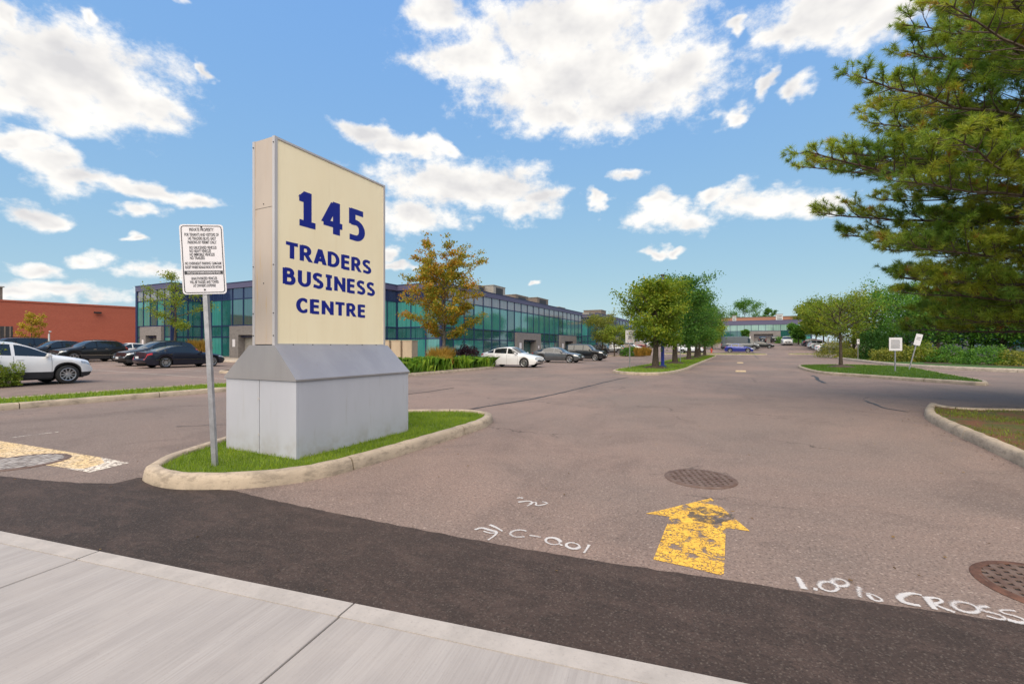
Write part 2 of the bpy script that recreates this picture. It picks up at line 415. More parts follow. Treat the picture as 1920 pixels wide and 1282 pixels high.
def grass(name, poly, n, h, w, mat, z=.1, label=None, parent=None, box=None, clump=0.):
    P = np.array(poly); lo, hi = (P.min(0), P.max(0)) if box is None else (np.array(box[:2]), np.array(box[2:]))
    Q = RNG.uniform(lo, hi, (int(n*(2.2 if not clump else 4)), 2)); Q = Q[inpoly(Q, poly)]
    if clump: Q = Q[np.sin(Q[:, 0]*3.1+2*np.sin(Q[:, 1]*1.7))+np.sin(Q[:, 1]*2.3+1.5*np.sin(Q[:, 0]*2.9))+RNG.normal(0, .8, len(Q)) > clump]
    Q = Q[:n]; n = len(Q)
    Z = np.array([gz(x, y) for x, y in Q])+z
    a = RNG.uniform(0, 2*pi, n); hh = h*RNG.uniform(.45, 1.25, n); ww = w*RNG.uniform(.6, 1.3, n); la = RNG.uniform(0, 2*pi, n); lean = hh*RNG.uniform(.1, .7, n)
    V = np.empty((n, 3, 3))
    V[:, 0] = np.c_[Q[:, 0]-cos_(a)*ww, Q[:, 1]-sin_(a)*ww, Z]; V[:, 1] = np.c_[Q[:, 0]+cos_(a)*ww, Q[:, 1]+sin_(a)*ww, Z]
    V[:, 2] = np.c_[Q[:, 0]+cos_(la)*lean, Q[:, 1]+sin_(la)*lean, Z+hh]
    me = npmesh(name, V.reshape(-1, 3), np.arange(3*n).reshape(n, 3), mat, RNG.uniform(0, 1, n))
    o = link(name, me, parent); return tag(o, label, None, None, 'stuff')
cos_, sin_ = np.cos, np.sin

# ------------------------------------------------------------------ ground
gx = sorted(set([-1500, -700, -300]+list(range(-160, 161, 4))+[-17, 300, 700, 1500])); gy = sorted(set([-1500, -500, -200]+list(range(-60, 72, 4))+list(range(72, 152, 2))+[160, 180, 220, 300, 600, 1500, 3000]))
gv = [(x, y, gz(x, y)) for y in gy for x in gx]; nx = len(gx)
gf = [(j*nx+i, j*nx+i+1, (j+1)*nx+i+1, (j+1)*nx+i) for j in range(len(gy)-1) for i in range(nx-1)]
tag(MB().add(gv, gf).build('ground', M_ASPH, None, 60), kind='structure')

# sidewalk slabs: joint frame measured from the photo
A0 = W(185, 1039.5); A1 = W(664, 1139)
sdx, sdy = A1[0]-A0[0], A1[1]-A0[1]; SL = hypot(sdx, sdy); sa = atan2(sdy, sdx)
walk = tag(empty('sidewalk', (A0[0], A0[1], 0), sa), kind='structure')
M_EDGE = concrete('trowelled_edge', (.40, .36, .335), (.33, .298, .278), 5., .15, .12)
for k in range(-9, 12):
    g = .006; m = MB(); x0, x1 = k*SL+g, (k+1)*SL-g
    m.box(x0, x1, -1.9, -.125, -.05, .022)
    s_ = m.build('sidewalk_slab', M_WALK, walk)
    b_ = s_.modifiers.new('b', 'BEVEL'); b_.width = .006; b_.segments = 2
    MB().box(x0, x1, -.128, 0, -.05, .026).build('trowelled_edge', M_EDGE, walk)
# dark new asphalt strip between sidewalk and old asphalt
def far_edge():
    pts = [(-700,850),(-300,870),(0,893),(80,901),(150,906),(215,907),(262,895),(300,908)]
    pts2 = [(440,921),(500,936),(620,961),(800,996),(960,1026),(1100,1050),(1250,1072),(1400,1093),(1500,1110),(1700,1140),(1920,1171),(2300,1225),(2900,1300)]
    P = [W(*q) for q in pts+pts2]; P = resample(P, .06, False); r = random.Random(2)
    nr = normals(P, False); return [(p[0]+n[0]*r.uniform(-.008, .008), p[1]+n[1]*r.uniform(-.008, .008)) for p, n in zip(P, nr)]
fe = far_edge()
def sw(u, v): return (A0[0]+cos(sa)*u-sin(sa)*v, A0[1]+sin(sa)*u+cos(sa)*v)
near = [sw(u, -.02) for u in np.linspace(22, -17, 60)]
fe2 = [p for p in fe]
tag(sheet('new_asphalt_strip', fe2+near, .006, M_NEW), kind='structure')

# ------------------------------------------------------------------ kerbed islands
def island(name, path, mat_fill, z=.11, kerbm=None, seg=3., step=.18, smooth=2, scale=1., gr=None):
    p = chaikin(path, smooth) if smooth else path
    if area(p) < 0: p = p[::-1]
    kerb_run(p, kerbm or M_KERB, seg, True, step, scale=scale)
    q = resample(p, step*2); nr = normals(q); ins = [(a[0]+n[0]*.05*scale, a[1]+n[1]*.05*scale) for a, n in zip(q, nr)]
    tag(sheet(name, ins, z, mat_fill), kind='structure'); 
    ins2 = [(a[0]+n[0]*.17*scale, a[1]+n[1]*.17*scale) for a, n in zip(q, nr)]
    return ins2
sig = [W(*p) for p in [(270,893),(262,902),(300,917),(360,920),(440,918),(540,909),(620,894),(700,871),(800,839),(880,813),(918,799),(927,787)]]
back = [W(x, y, .14) for x, y in [(918,772),(890,767),(840,766),(757,767)]]+[(-6.75, 7.2), (-7.05, 5.6), (-6.95, 4.4)]+[W(x, y, .14) for x, y in [(350,838),(300,853),(272,870)]]
ISL = island('island_lawn', sig+back, M_LAWN, .10, seg=2.6, smooth=2, step=.12)
grass('island_grass', ISL, 42000, .055, .004, M_BLADE, .09, 'short green grass round the foot of the pylon sign')
# median with the tree row
med = [W(*p) for p in [(1143,697),(1158,701),(1200,704),(1255,703),(1290,694)]]+[(-2.9, 34), (-2.9, 50), (-2.9, 66), (-2.9, 75), (-3.6, 77.5), (-5.2, 77.5), (-6.2, 75), (-6.4, 60), (-6.4, 45), (-6.4, 32)]
MED = island('median_lawn', med, M_LAWN, .12, seg=5, step=.35, smooth=2)
grass('median_grass', MED, 16000, .09, .016, M_BLADE, .11, 'mown green grass on the median under the tree row')
# island on the right with the small tree
ri = [W(*p) for p in [(1494,689),(1512,696),(1540,702),(1600,706),(1690,713),(1780,719),(1845,724)]]+[W(x, y, .1) for x, y in [(1858,717),(1840,712),(1790,704),(1738,694),(1712,688)]]+[(8.2, 42), (5.5, 41), (3.9, 39)]
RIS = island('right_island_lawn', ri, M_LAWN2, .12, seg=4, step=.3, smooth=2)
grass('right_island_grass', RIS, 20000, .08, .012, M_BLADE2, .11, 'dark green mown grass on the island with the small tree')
# bed at the right edge below the pine
rb = [W(*p) for p in [(1745,764),(1733,770),(1731,782),(1745,793),(1785,813),(1850,843),(1925,880)]]+[(2.9, 6.0), (3.6, 3.2), (7, 2.0), (24, -.6), (26, 10), (25, 17.5)]+[W(x, y, .14) for x, y in [(2150,768),(1900,765),(1790,764)]]
RBE = island('bare_lawn', rb, M_BARE, .11, seg=2.6, step=.15, smooth=2)
grass('thin_grass', RBE, 30000, .06, .006, M_DRY, .10, 'thin patchy grass among fallen needles in the bed below the pine', None, (2.8, 4.5, 11, 18.5), .3)
# left strip
ls = [(-15.1, -14), (-15.1, 4), (-14.8, 8.4), (-14.75, 10.0), (-15.3, 10.9), (-16.2, 10.9), (-17.0, 10), (-17.0, 4), (-17.0, -14)]
LST = island('left_strip_lawn', ls, M_LAWN, .12, seg=3.2, step=.2, smooth=2)
grass('left_strip_grass', LST, 14000, .09, .010, M_BLADE, .11, 'bright green grass strip along the left lane')
# planting bed with maple
pbp = [(-14.5, 15.2), (-14.45, 20), (-14.5, 26.6), (-15.4, 27.6), (-19, 27.7), (-21.5, 27.4), (-27, 27.4), (-27, 14.4), (-16, 14.2)]
PBE = island('planting_bed', pbp, M_SOIL, .14, seg=4, step=.3, smooth=1)
# kerb and lawn along the right side of the drive
rk = [(10.6, 76), (10.4, 60), (10.3, 46), (10.5, 42.4), (11.4, 39.2), (13.4, 35.6), (17, 33.0), (40, 26), (70, 20), (70, 80)]
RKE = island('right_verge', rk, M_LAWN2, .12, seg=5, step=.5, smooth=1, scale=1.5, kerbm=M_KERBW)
# far cross islands
FI1 = island('far_left_island', [(-1.5, 82), (3.2, 82.2), (4.4, 83.1), (3.2, 84.2), (-12, 84.4), (-12, 82)], M_LAWN, .12, seg=6, step=.4, smooth=1)
FI2 = island('far_right_island', [(6.6, 84.8), (8, 83.9), (24, 83.7), (24, 86.2), (8, 86), ], M_LAWN, .12, seg=6, step=.4, smooth=1)
FI3 = island('left_row_island', [(-20, 70), (-13.2, 70), (-12.4, 71.5), (-13.2, 73), (-20, 73)], M_SOIL, .13, seg=6, step=.4, smooth=1)
for nm, P_, n_ in (('far_left_grass', FI1, 3500), ('far_right_grass', FI2, 3000)):
    grass(nm, P_, n_, .12, .03, M_BLADE, .11, 'green grass on the far cross island by the ' + ('blue hatchback' if 'left' in nm else 'right parking row'))
# walk in front of the left building
wlk = [(-60, 22.6), (-27.2, 22.6), (-27.2, 27.6), (-22.6, 29), (-22.6, 76.5), (-24.2, 76.5), (-24.2, 34.2), (-29.4, 34.2), (-29.4, 30), (-35, 30), (-35, 27), (-60, 27)]
bmw = MB(); tag(sheet('building_walk', wlk, .11, M_KERBW), kind='structure')
kerb_run([(-60, 22.55), (-27.25, 22.55)], M_KERBW, 4, False, .5)
kerb_run([(-22.55, 29), (-22.55, 76.5)], M_KERBW, 4, False, .5)
# ------------------------------------------------------------------ painted markings
def worn(name, c, c2, wear=.5, scale=9., crack=14., chalk=False):
    if name in MATS: return MATS[name]
    m, nt, b = newmat(name); T = NT(nt); p = T.pos()
    T.set(b.inputs['Base Color'], T.mix(T.ramp(T.noise(p, 5, 5, .6), .3, .7), c, c2)); b.inputs['Roughness'].default_value = .8
    n1 = T.ramp(T.noise(p, scale, 6, .75, .4), wear-.07, wear+.07)
    if crack:
        vo = T.n('ShaderNodeTexVoronoi', feature='DISTANCE_TO_EDGE'); T.L.new(T.n('ShaderNodeVectorMath', operation='ADD').outputs[0], vo.inputs['Vector'])
        va = vo.inputs['Vector'].links[0].from_node; T.L.new(p, va.inputs[0]); sc = T.n('ShaderNodeVectorMath', operation='SCALE'); T.L.new(T.noise(p, 9, 3, out='Color'), sc.inputs[0]); sc.inputs['Scale'].default_value = .09; T.L.new(sc.outputs[0], va.inputs[1])
        vo.inputs['Scale'].default_value = crack
        cr = T.math('MAXIMUM', T.ramp(vo.outputs[0], .01, .07), T.ramp(T.noise(p, 6, 4, .6), .50, .62)); n1 = T.math('MULTIPLY', n1, cr)
        n1 = T.math('MULTIPLY', n1, T.ramp(T.noise(p, 4.2, 5, .7, .3), .40, .47))
    if chalk: n1 = T.math('MULTIPLY', n1, chalk)
    if name == 'white_marking_spray': n1 = T.math('MULTIPLY', T.ramp(T.math('ADD', T.n('ShaderNodeAttribute', attribute_name='a').outputs['Fac'], T.math('MULTIPLY', T.noise(p, 110, 3, .6), .9)), .55, 1.05), chalk)
    tr = T.n('ShaderNodeBsdfTransparent'); mx = T.n('ShaderNodeMixShader'); T.L.new(n1, mx.inputs[0]); T.L.new(tr.outputs[0], mx.inputs[1]); T.L.new(b.outputs[0], mx.inputs[2])
    T.L.new(mx.outputs[0], nt.nodes['Material Output'].inputs[0]); MATS[name] = m; return m
M_YEL = worn('worn_yellow_paint', (.76, .44, .055), (.66, .37, .05), .42, 34., 24.)
M_FADE = worn('faded_yellow_paint', (.66, .47, .24), (.60, .46, .30), .45, 22., 0)
M_FADEW = worn('faded_white_paint', (.74, .66, .56), (.62, .55, .48), .47, 24., 0)
M_WLINE = worn('thin_white_paint', (.62, .56, .50), (.5, .45, .40), .50, 18., 0)
M_CHALK = worn('white_marking_spray', (.74, .72, .72), (.66, .64, .64), .47, 45., 0, chalk=.64)
arrow = [W(*p) for p in [(1333,934),(1300,942),(1255,953),(1211,963),(1235,966),(1256,969),(1248,990),(1238,1016),(1225,1049),(1290,1063),(1357,1080),(1359,1040),(1361,990),(1385,993),(1406,996),(1370,966)]]
tag(sheet('yellow_arrow_marking', arrow, .0042, M_YEL), 'worn yellow arrow painted on the asphalt pointing into the drive', 'road marking')
tag(sheet('yellow_bar_marking', [W(*p) for p in [(-260,786),(-120,806),(0,827),(40,833),(120,846),(190,858),(196,868),(160,880),(120,877),(85,872),(30,860),(0,857),(-120,838),(-260,815)]], .0042, M_FADE), 'wide faded yellow bar painted across the left lane', 'road marking')
tag(sheet('white_tip_marking', [W(*p) for p in [(190,858),(242,868),(205,877),(168,886),(120,878),(160,879),(196,868)]], .0048, M_FADEW), 'faded white end of the yellow bar by the sign island', 'road marking')
for i, (a, b_, w_, lb) in enumerate([((20, 821), (110, 810), .05, 'thin broken white line painted beside the yellow bar'), ((0, 808), (3, 807.5), .05, None)]):
    if lb: tag(strip(resample([W(*a), W(*b_)], .3, False), w_, .008).build('lane_line', M_WLINE), lb, 'road marking')
for (y0, y1, w_, lb) in [(29.2, 31.2, .55, 'nearer of two small yellow patches on the drive centre line'), (44.5, 47.5, .5, 'farther of two small yellow patches on the drive centre line')]:
    tag(sheet('centre_marking', [(-w_/2+.1, y0), (w_/2+.1, y0), (w_/2+.1, y1), (-w_/2+.1, y1)], .009, M_FADE), lb, 'road marking')
for k, y in enumerate([31.2, 33.9, 36.6, 42.6, 49.2, 52.0, 54.8]):
    tag(strip([(-18.5, y), (-12.0, y)], .11, .008).build('stall_line', M_WLINE), ['thin white stall line just past the white sedan', 'second stall line past the white sedan', 'stall line before the dark grey sedan', 'stall line between the grey sedan and the black wagon', 'stall line just past the black boxy wagon', 'second stall line past the black boxy wagon', 'farthest stall line past the black boxy wagon'][k], 'stall line', 'white stall lines beside the glass building')
for k, y in enumerate([12.2, 14.8]):
    tag(strip([(-38, y), (-19.5, y)], .11, .008).build('stall_line', M_WLINE), ['white line across the left car park nearer the grass strip', 'white line across the left car park nearer the black coupe'][k], 'stall line', 'white lines in the left car park')
# spray marks
def spray(name, strokes, lab, w0=.035):
    vs = []; fs = []; at = []
    for i, s in enumerate(strokes):
        pts = [W(*q) for q in s]; pts = chaikin(pts, 2, False) if len(pts) > 2 else resample(pts, .02, False)
        pts = resample(pts, .015, False); nr = normals(pts, False); b0 = len(vs)
        for j, (q, nn) in enumerate(zip(pts, nr)):
            w_ = w0*(.80+.25*sin(j*.21+i*2))
            for f_ in (-1, 0, 1): vs.append((q[0]+nn[0]*w_*f_, q[1]+nn[1]*w_*f_, .0065+.0002*i)); at.append((1-abs(f_))*(.75+.25*sin(j*.13+i)))
        for j in range(len(pts)-1):
            for c_ in (0, 1): k_ = b0+j*3+c_; fs.append((k_, k_+1, k_+4, k_+3))
    me = bpy.data.meshes.new(name); me.from_pydata(vs, [], fs); me.update(); me.materials.append(M_CHALK); me.attributes.new('a', 'FLOAT', 'POINT').data.foreach_set('value', at)
    return tag(link(name, me), lab, 'marking')
def el_(cx, cy, rx, ry, rot=0.): return [(cx+rx*cos(t)*cos(rot)-ry*sin(t)*sin(rot), cy+rx*cos(t)*sin(rot)+ry*sin(t)*cos(rot)) for t in np.linspace(0, 2*pi, 20)]
def z1(*q): return [(860+x/3, 850+y/3) for x, y in q]
def z2(*q): return [(1480+x/2.786, 740+y/2.786) for x, y in q]
spray('spray_lettering', [z1((90,432),(130,418),(180,436),(218,442),(205,464),(165,490)), z1((175,404),(210,418),(246,440)), z1((140,440),(175,452),(205,450)),
      z1((382,440),(345,431),(300,440),(286,456),(312,474),(372,472)), z1((398,464),(430,468),(462,474)), z1(*el_(530,497,42,19,.15)), z1((570,514),(582,522)),
      z1(*el_(642,523,38,17,.15)), z1((734,518),(722,540),(704,564))], 'white sprayed letters reading m C-0.01 beside the dark asphalt', .022)
spray('spray_lettering', [z2((42,955),(60,985),(78,1018)), z2((126,1016),(148,1022)), z2(*el_(205,1005,50,24,.2)), z2(*el_(265,985,42,18,.2)), z2((366,1008),(362,1035),(372,1062)), z2((400,1040),(440,1048),(500,1082),(440,1082),(412,1048)),
      z2((692,1052),(640,1038),(572,1056),(585,1085),(640,1100),(684,1106)), z2((716,1062),(735,1090),(762,1126)), z2((716,1064),(780,1066),(806,1088),(750,1096),(800,1118),(866,1142)), z2(*el_(920,1115,70,24,.25)),
      z2((1040,1112),(985,1112),(1000,1132),(1070,1146),(1138,1172),(1110,1184),(1030,1160)), z2((1180,1134),(1096,1128),(1110,1146),(1180,1160),(1250,1190),(1210,1200),(1140,1180)), ], 'white sprayed letters reading 1.0% CROSS beside the dark asphalt', .026)
spray('spray_mark', [z1((328,254),(345,250),(362,254)), z1((335,276),(400,268),(420,282),(385,298)), z1((395,286),(440,272),(430,300),(490,288),(502,280),(470,274))], 'small white sprayed squiggle in the middle of the asphalt', .022)
# tar crack seals
def tar(pts, w, lab):
    P = resample(chaikin([W(*p) for p in pts], 2, False), .25, False); r = random.Random(len(pts)); P = [(x+r.uniform(-.02, .02), y+r.uniform(-.02, .02)) for x, y in P]
    tag(strip(P, [w*r.uniform(.5, 1.2) for _ in P], .007).build('crack_seal', M_TAR), lab, 'crack seal')
tar([(884,767),(930,759),(1000,748),(1080,730),(1140,715),(1178,707)], .09, 'long dark tar seam running from the sign island to the median')
tar([(1522,704),(1534,708),(1530,711),(1546,718)], .16, 'short kinked dark tar seam at the tip of the right island')
tar([(1622,751),(1640,758),(1660,766),(1700,772)], .06, 'curved dark tar seam near the right lawn bed kerb')
tar([(740,742),(800,735),(850,727)], .05, 'faint tar seam on the asphalt behind the sign base')
tar([(560,806),(500,800),(440,795),(330,800)], .03, 'faint tar seam across the left lane')
tar([(1422,672),(1410,664),(1396,655.5)], .12, 'thin tar seam on the drive before the far building')
# ------------------------------------------------------------------ iron covers
M_IRON = plain('rusty_iron', (.175, .122, .100), .7, .3, .25, 9, (.115, .066, .050), .4)
M_IRONL = plain('worn_iron', (.48, .43, .39), .6, .2, .2, 14, (.18, .14, .12), .3)
def cover(c, r, rot, label, style, mtop, mring):
    root = tag(empty('manhole_cover', (c[0], c[1], 0), rot), label, 'manhole cover')
    MB().lathe([(0, .0055), (r, .0055)], 40).build('recess', plain('pit', (.012, .010, .010), .9), root)
    MB().lathe([(r*.93, .006), (r*.93, .013), (r*1.06, .011), (r*1.09, .003)], 48).build('frame', mring, root, 40)
    if style == 'grid':
        m = MB(); n = 10; pitch = 2*r*.93/n
        for k in range(n+1):
            y = -r*.93+k*pitch; hl = sqrt(max(0, (r*.94)**2-y*y))
            if hl > .02: m.box(-hl, hl, y-pitch*.24, y+pitch*.24, .006, .0118); m.box(y-pitch*.27, y+pitch*.27, -hl, hl, .006, .0124)
        m.build('lid_lattice', mtop, root)
    else:
        for k in range(9):
            y = -r*.85+k*r*.2125; hl = sqrt(max(0, (r*.93)**2-y*y))
            MB().box(y-.034, y+.034, -hl, hl, .004, .0125).build('grate_bar', mtop, root)
        MB().box(-r*.92, r*.92, -.03, .03, .004, .0119).build('grate_rib', mtop, root)
    return root
cover(W(1313, 897), .345, sa+.2, 'round rusty manhole cover beyond the tip of the yellow arrow', 'grid', M_IRON, M_IRON)
cover(W(1985, 1108), .345, sa-.1, 'round rusty manhole cover cut by the right edge above the sprayed letters', 'grid', M_IRON, plain('rust_ring', (.16, .075, .05), .8, .2, .25, 14))
cover(W(38, 867), .43, sa+.15, 'round barred drain grate in the yellow bar of the left lane', 'bars', M_IRONL, M_IRON)
# oily patch behind the cover
M_OIL = worn('oil_stain', (.06, .05, .045), (.08, .065, .06), .58, 5., 0, chalk=.45)
tag(sheet('oil_stain', [W(1290+(66+20*sin(3*t))*cos(t), 884+(16+5*sin(2*t+1))*sin(t)) for t in np.linspace(0, 2*pi, 40)[:-1]], 0.0032, M_OIL), 'dark stain on the asphalt behind the middle manhole cover', 'stain')
tag(sheet('tyre_stain', [W(1322+(44+14*sin(3*t+1))*cos(t), 966+(15+5*sin(2*t))*sin(t)) for t in np.linspace(0, 2*pi, 40)[:-1]], .0052, worn('scuff', (.12, .10, .09), (.08, .07, .065), .50, 9., 0, chalk=.7)), 'dark scuff across the head of the yellow arrow', 'stain')

# ------------------------------------------------------------------ lettering strokes
def arc(cx, cy, rx, ry, a0, a1, n=14): return [(cx+rx*cos(radians(a0+(a1-a0)*i/n)), cy+ry*sin(radians(a0+(a1-a0)*i/n))) for i in range(n+1)]
GL = {
 '1': (.66, [[(.36,0),(.36,1)], [(.10,.075),(.62,.075)], [(.09,.775),(.36,.775)], [(.20,.80),(.36,.97)]]),
 '4': (.74, [[(.50,0),(.50,1)], [(.03,.295),(.72,.295)], [(.44,.96),(.09,.30)]]),
 '5': (.70, [[(.62,.925),(.12,.925)], [(.17,1),(.17,.50)], [(.12,.57)]+arc(.31,.325,.255,.255,105,-92,18)+[(.06,.075)]]),
 'T': (.66, [[(.33,0),(.33,1)], [(0,.92),(.66,.92)]]),
 'R': (.74, [[(.12,0),(.12,1)], [(.12,.925),(.36,.925)]+arc(.36,.70,.19,.225,90,-90)+[(.12,.475)], [(.34,.48),(.64,0)]]),
 'A': (.76, [[(.10,0),(.38,1)], [(.38,1),(.66,0)], [(.20,.29),(.56,.29)]]),
 'D': (.80, [[(.12,0),(.12,1)], [(.12,.92),(.30,.92)]+arc(.30,.50,.36,.42,90,-90,18)+[(.12,.08)]]),
 'E': (.62, [[(.12,0),(.12,1)], [(.12,.92),(.58,.92)], [(.12,.52),(.55,.52)], [(.12,.08),(.58,.08)]]),
 'S': (.68, [[(.58,.86)]+arc(.33,.735,.21,.19,60,270,12)+arc(.36,.27,.21,.195,90,-120,12)+[(.05,.13)]]),
 'B': (.74, [[(.12,0),(.12,1)], [(.12,.925),(.36,.925)]+arc(.36,.735,.16,.19,90,-90)+[(.12,.545)], [(.12,.535),(.40,.535)]+arc(.40,.305,.20,.23,90,-90)+[(.12,.075)]]),
 'U': (.78, [[(.12,1),(.12,.38)]+arc(.39,.36,.27,.285,180,360)+[(.66,.38),(.66,1)]]),
 'I': (.50, [[(.25,0),(.25,1)], [(.04,.075),(.46,.075)], [(.04,.925),(.46,.925)]]),
 'N': (.80, [[(.12,0),(.12,1)], [(.12,.92),(.68,.08)], [(.68,0),(.68,1)]]),
 'C': (.70, [[(.66,.82)]+arc(.42,.50,.30,.425,48,312,22)+[(.66,.18)]]),
}
def glyph_mesh(ch, cap, xs_, stem=.105, bar=.078):
    adv, strokes = GL[ch]; mb = MB()
    for i, s in enumerate(strokes):
        nr = normals(s, False); vs = []; n = len(s)
        for j, (p, nn) in enumerate(zip(s, nr)):
            # miter approx by pen ellipse
            ox, oy = nn[0]*stem, nn[1]*bar
            if abs(nn[0]) > .05 and abs(nn[1]) > .05:
                k = 1/ sqrt((nn[0]/stem)**2+(nn[1]/bar)**2); ox, oy = nn[0]*k, nn[1]*k
                if len(s) == 2: ox, oy = (stem*1.08*(1 if nn[0] > 0 else -1), 0)
            for sg in (-1, 1): vs.append(((p[0]+sg*ox)*xs_*cap, (p[1]+sg*oy)*cap, .0004*(i+1)))
        mb.add(vs, [(2*j, 2*j+2, 2*j+3, 2*j+1)[::-1] for j in range(n-1)])
    return mb
def word(parent, txt, y0, y1, z0, cap, x, mat, stem=.105, bar=.078, track=.10):
    tot = sum(GL[c][0] for c in txt)+track*(len(txt)-1); xs_ = (y1-y0)/(tot*cap); u = y0
    for c in txt:
        m = glyph_mesh(c, cap, xs_, stem/xs_ if False else stem, bar)
        o = m.build('letter', mat, parent); o.matrix_local = Matrix(((0,0,1,x),(1,0,0,u),(0,1,0,z0),(0,0,0,1)))
        u += (GL[c][0]+track)*xs_*cap
def text_mesh(s, size, mat, align='CENTER', xscale=1., off=0.):
    c = bpy.data.curves.new('t', 'FONT'); c.body = s; c.size = size; c.align_x = align; c.offset = off; c.resolution_u = 3
    o = bpy.data.objects.new('t', c); COL.objects.link(o); dg = bpy.context.evaluated_depsgraph_get(); dg.update()
    me = bpy.data.meshes.new_from_object(o.evaluated_get(dg)); bpy.data.objects.remove(o); bpy.data.curves.remove(c)
    me.transform(Matrix.Diagonal((xscale, 1, 1, 1))); me.materials.clear(); me.materials.append(mat); return me

# ------------------------------------------------------------------ pylon sign
BX0, BX1, BY0, BY1 = -6.10, -4.74, 3.72, 5.78; BZ = 1.055; CX0, CX1, CY0, CY1 = -5.58, -5.15, 3.74, 5.70; CZ0, CZ1 = 1.47, 4.07
sign = tag(empty('pylon_sign', (0, 0, .08)), 'tall cream pylon sign reading 145 Traders Business Centre on grey metal base', 'sign')
def sheetmetal(name, c, c2, stain, rough=.55, metal=.1, streak=.5):
    m, nt, b = newmat(name); T = NT(nt); p = T.pos()
    f = T.ramp(T.noise(T.mapv(p, (1.2, 1.2, .35)), 1.6, 5, .55), .3, .7); c_ = T.mix(f, c, c2)
    s = T.ramp(T.noise(T.mapv(p, (9, 9, .7)), 1.5, 5, .65), .56, .80); c_ = T.mix(T.math('MULTIPLY', s, streak), c_, stain)
    sepz = T.n('ShaderNodeSeparateXYZ'); T.L.new(p, sepz.inputs[0])
    lo = T.math('MULTIPLY', T.ramp(sepz.outputs[2], .48, .08), T.ramp(T.noise(p, 6, 4, .6), .35, .7)); c_ = T.mix(T.math('MULTIPLY', lo, .6), c_, stain)
    T.set(b.inputs['Base Color'], c_); b.inputs['Roughness'].default_value = rough; b.inputs['Metallic'].default_value = metal
    T.set(b.inputs['Normal'], T.bump(T.noise(p, 1.8, 2), .12, .05)); return m
M_BASE = sheetmetal('base_panel', (.445, .45, .505), (.405, .41, .465), (.30, .27, .25), .5, .05, .55)
M_SKIRT = sheetmetal('skirt_metal', (.37, .35, .355), (.31, .295, .305), (.26, .22, .18), .38, .45, .3)
M_SIDE = sheetmetal('cabinet_side', (.46, .39, .335), (.39, .33, .285), (.42, .28, .12), .5, .05, .9)
M_FRAME = sheetmetal('cabinet_frame', (.50, .48, .49), (.42, .40, .41), (.3, .25, .2), .45, .2, .4)
M_FACE = sheetmetal('cream_acrylic', (.90, .79, .56), (.86, .74, .51), (.66, .50, .29), .4, .0, .22)
M_BLUE = plain('blue_vinyl', (.010, .018, .235), .35, var=.04)
M_GAP = plain('dark_gap', (.02, .018, .016), .8)
s_ = MB()
# base: two door panels on the near end, one long panel each side, back
xm = (BX0+BX1)/2
for nm, bx in (('door_panel', (BX0, xm-.006, BY0, BY0+.03)), ('door_panel', (xm+.006, BX1, BY0, BY0+.03)), ('end_panel', (BX0, BX1, BY1-.03, BY1)),
               ('side_panel', (BX1-.03, BX1-.001, BY0+.032, BY1-.032)), ('side_panel', (BX0+.001, BX0+.03, BY0+.032, BY1-.032))):
    MB().box(bx[0], bx[1], bx[2], bx[3], -.05, BZ-.08).build(nm, M_BASE, sign)
MB().box(BX0+.03, BX1-.03, BY0+.028, BY1-.04, -.05, BZ-.1).build('inner_frame', M_GAP, sign)
for z in (.25, .7): MB().box(xm-.02, xm+.006, BY0-.008, BY0+.002, z, z+.03).build('hinge', M_FRAME, sign)
# skirt faces with drip lip
e = .018; zt = CZ0-.08; zb = BZ-.08
lo = [(BX0-e, BY0-e), (BX1+e, BY0-e), (BX1+e, BY1+e), (BX0-e, BY1+e)]; hi = [(CX0-.03, CY0-.03), (CX1+.03, CY0-.03), (CX1+.03, CY1+.03), (CX0-.03, CY1+.03)]
for k in range(4):
    a, b_, c_, d_ = lo[k], lo[(k+1) % 4], hi[(k+1) % 4], hi[k]
    MB().add([(*a, zb-.02), (*b_, zb-.02), (*b_, zb), (*a, zb), (*c_, zt), (*d_, zt)], [(0, 1, 2, 3), (3, 2, 4, 5)]).build('skirt_panel', M_SKIRT, sign)
MB().add([(*p, zt) for p in hi], [(0, 1, 2, 3)]).build('skirt_top', M_SKIRT, sign)
MB().add([(*p, zb-.02) for p in lo], [(3, 2, 1, 0)]).build('skirt_soffit', M_GAP, sign)
c0, c1 = CZ0-.08, CZ1-.08; zs = c0+(c1-c0)*.665
fw = .045
MB().box(CX0+.022, CX1-.022, CY0+.004, CY1-.004, c0+.01, c1-.012).build('cabinet_core', M_GAP, sign)
for (a, b_) in ((c0+.012, zs-.003), (zs+.003, c1-.012)):
    MB().box(CX0+fw, CX1-fw, CY0, CY0+.02, a, b_).build('end_sheet', M_SIDE, sign); MB().box(CX0+fw, CX1-fw, CY1-.02, CY1, a, b_).build('end_sheet', M_SIDE, sign)
MB().box(CX0+fw, CX1-fw, CY0+.001, CY1-.001, c1-.012, c1-.004).build('top_sheet', M_SIDE, sign)
for (x0, x1) in ((CX0, CX0+fw), (CX1-fw, CX1)):
    for (y0, y1) in ((CY0-.006, CY0+.035), (CY1-.03, CY1+.006)): MB().box(x0, x1, y0, y1, c0, c1).build('corner_post', M_FRAME, sign)
    for (z0, z1_) in ((c0, c0+.02), (c1-.028, c1-.002)): MB().box(x0+.001, x1-.001, CY0+.035, CY1-.03, z0, z1_).build('frame_rail', M_FRAME, sign)
MB().box(CX1-.03, CX1-.012, CY0+.034, CY1-.029, c0+.019, c1-.027).build('sign_face', M_FACE, sign)
MB().box(CX0+.012, CX0+.03, CY0+.034, CY1-.029, c0+.019, c1-.027).build('sign_face', M_FACE, sign)
XF = CX1-.0115
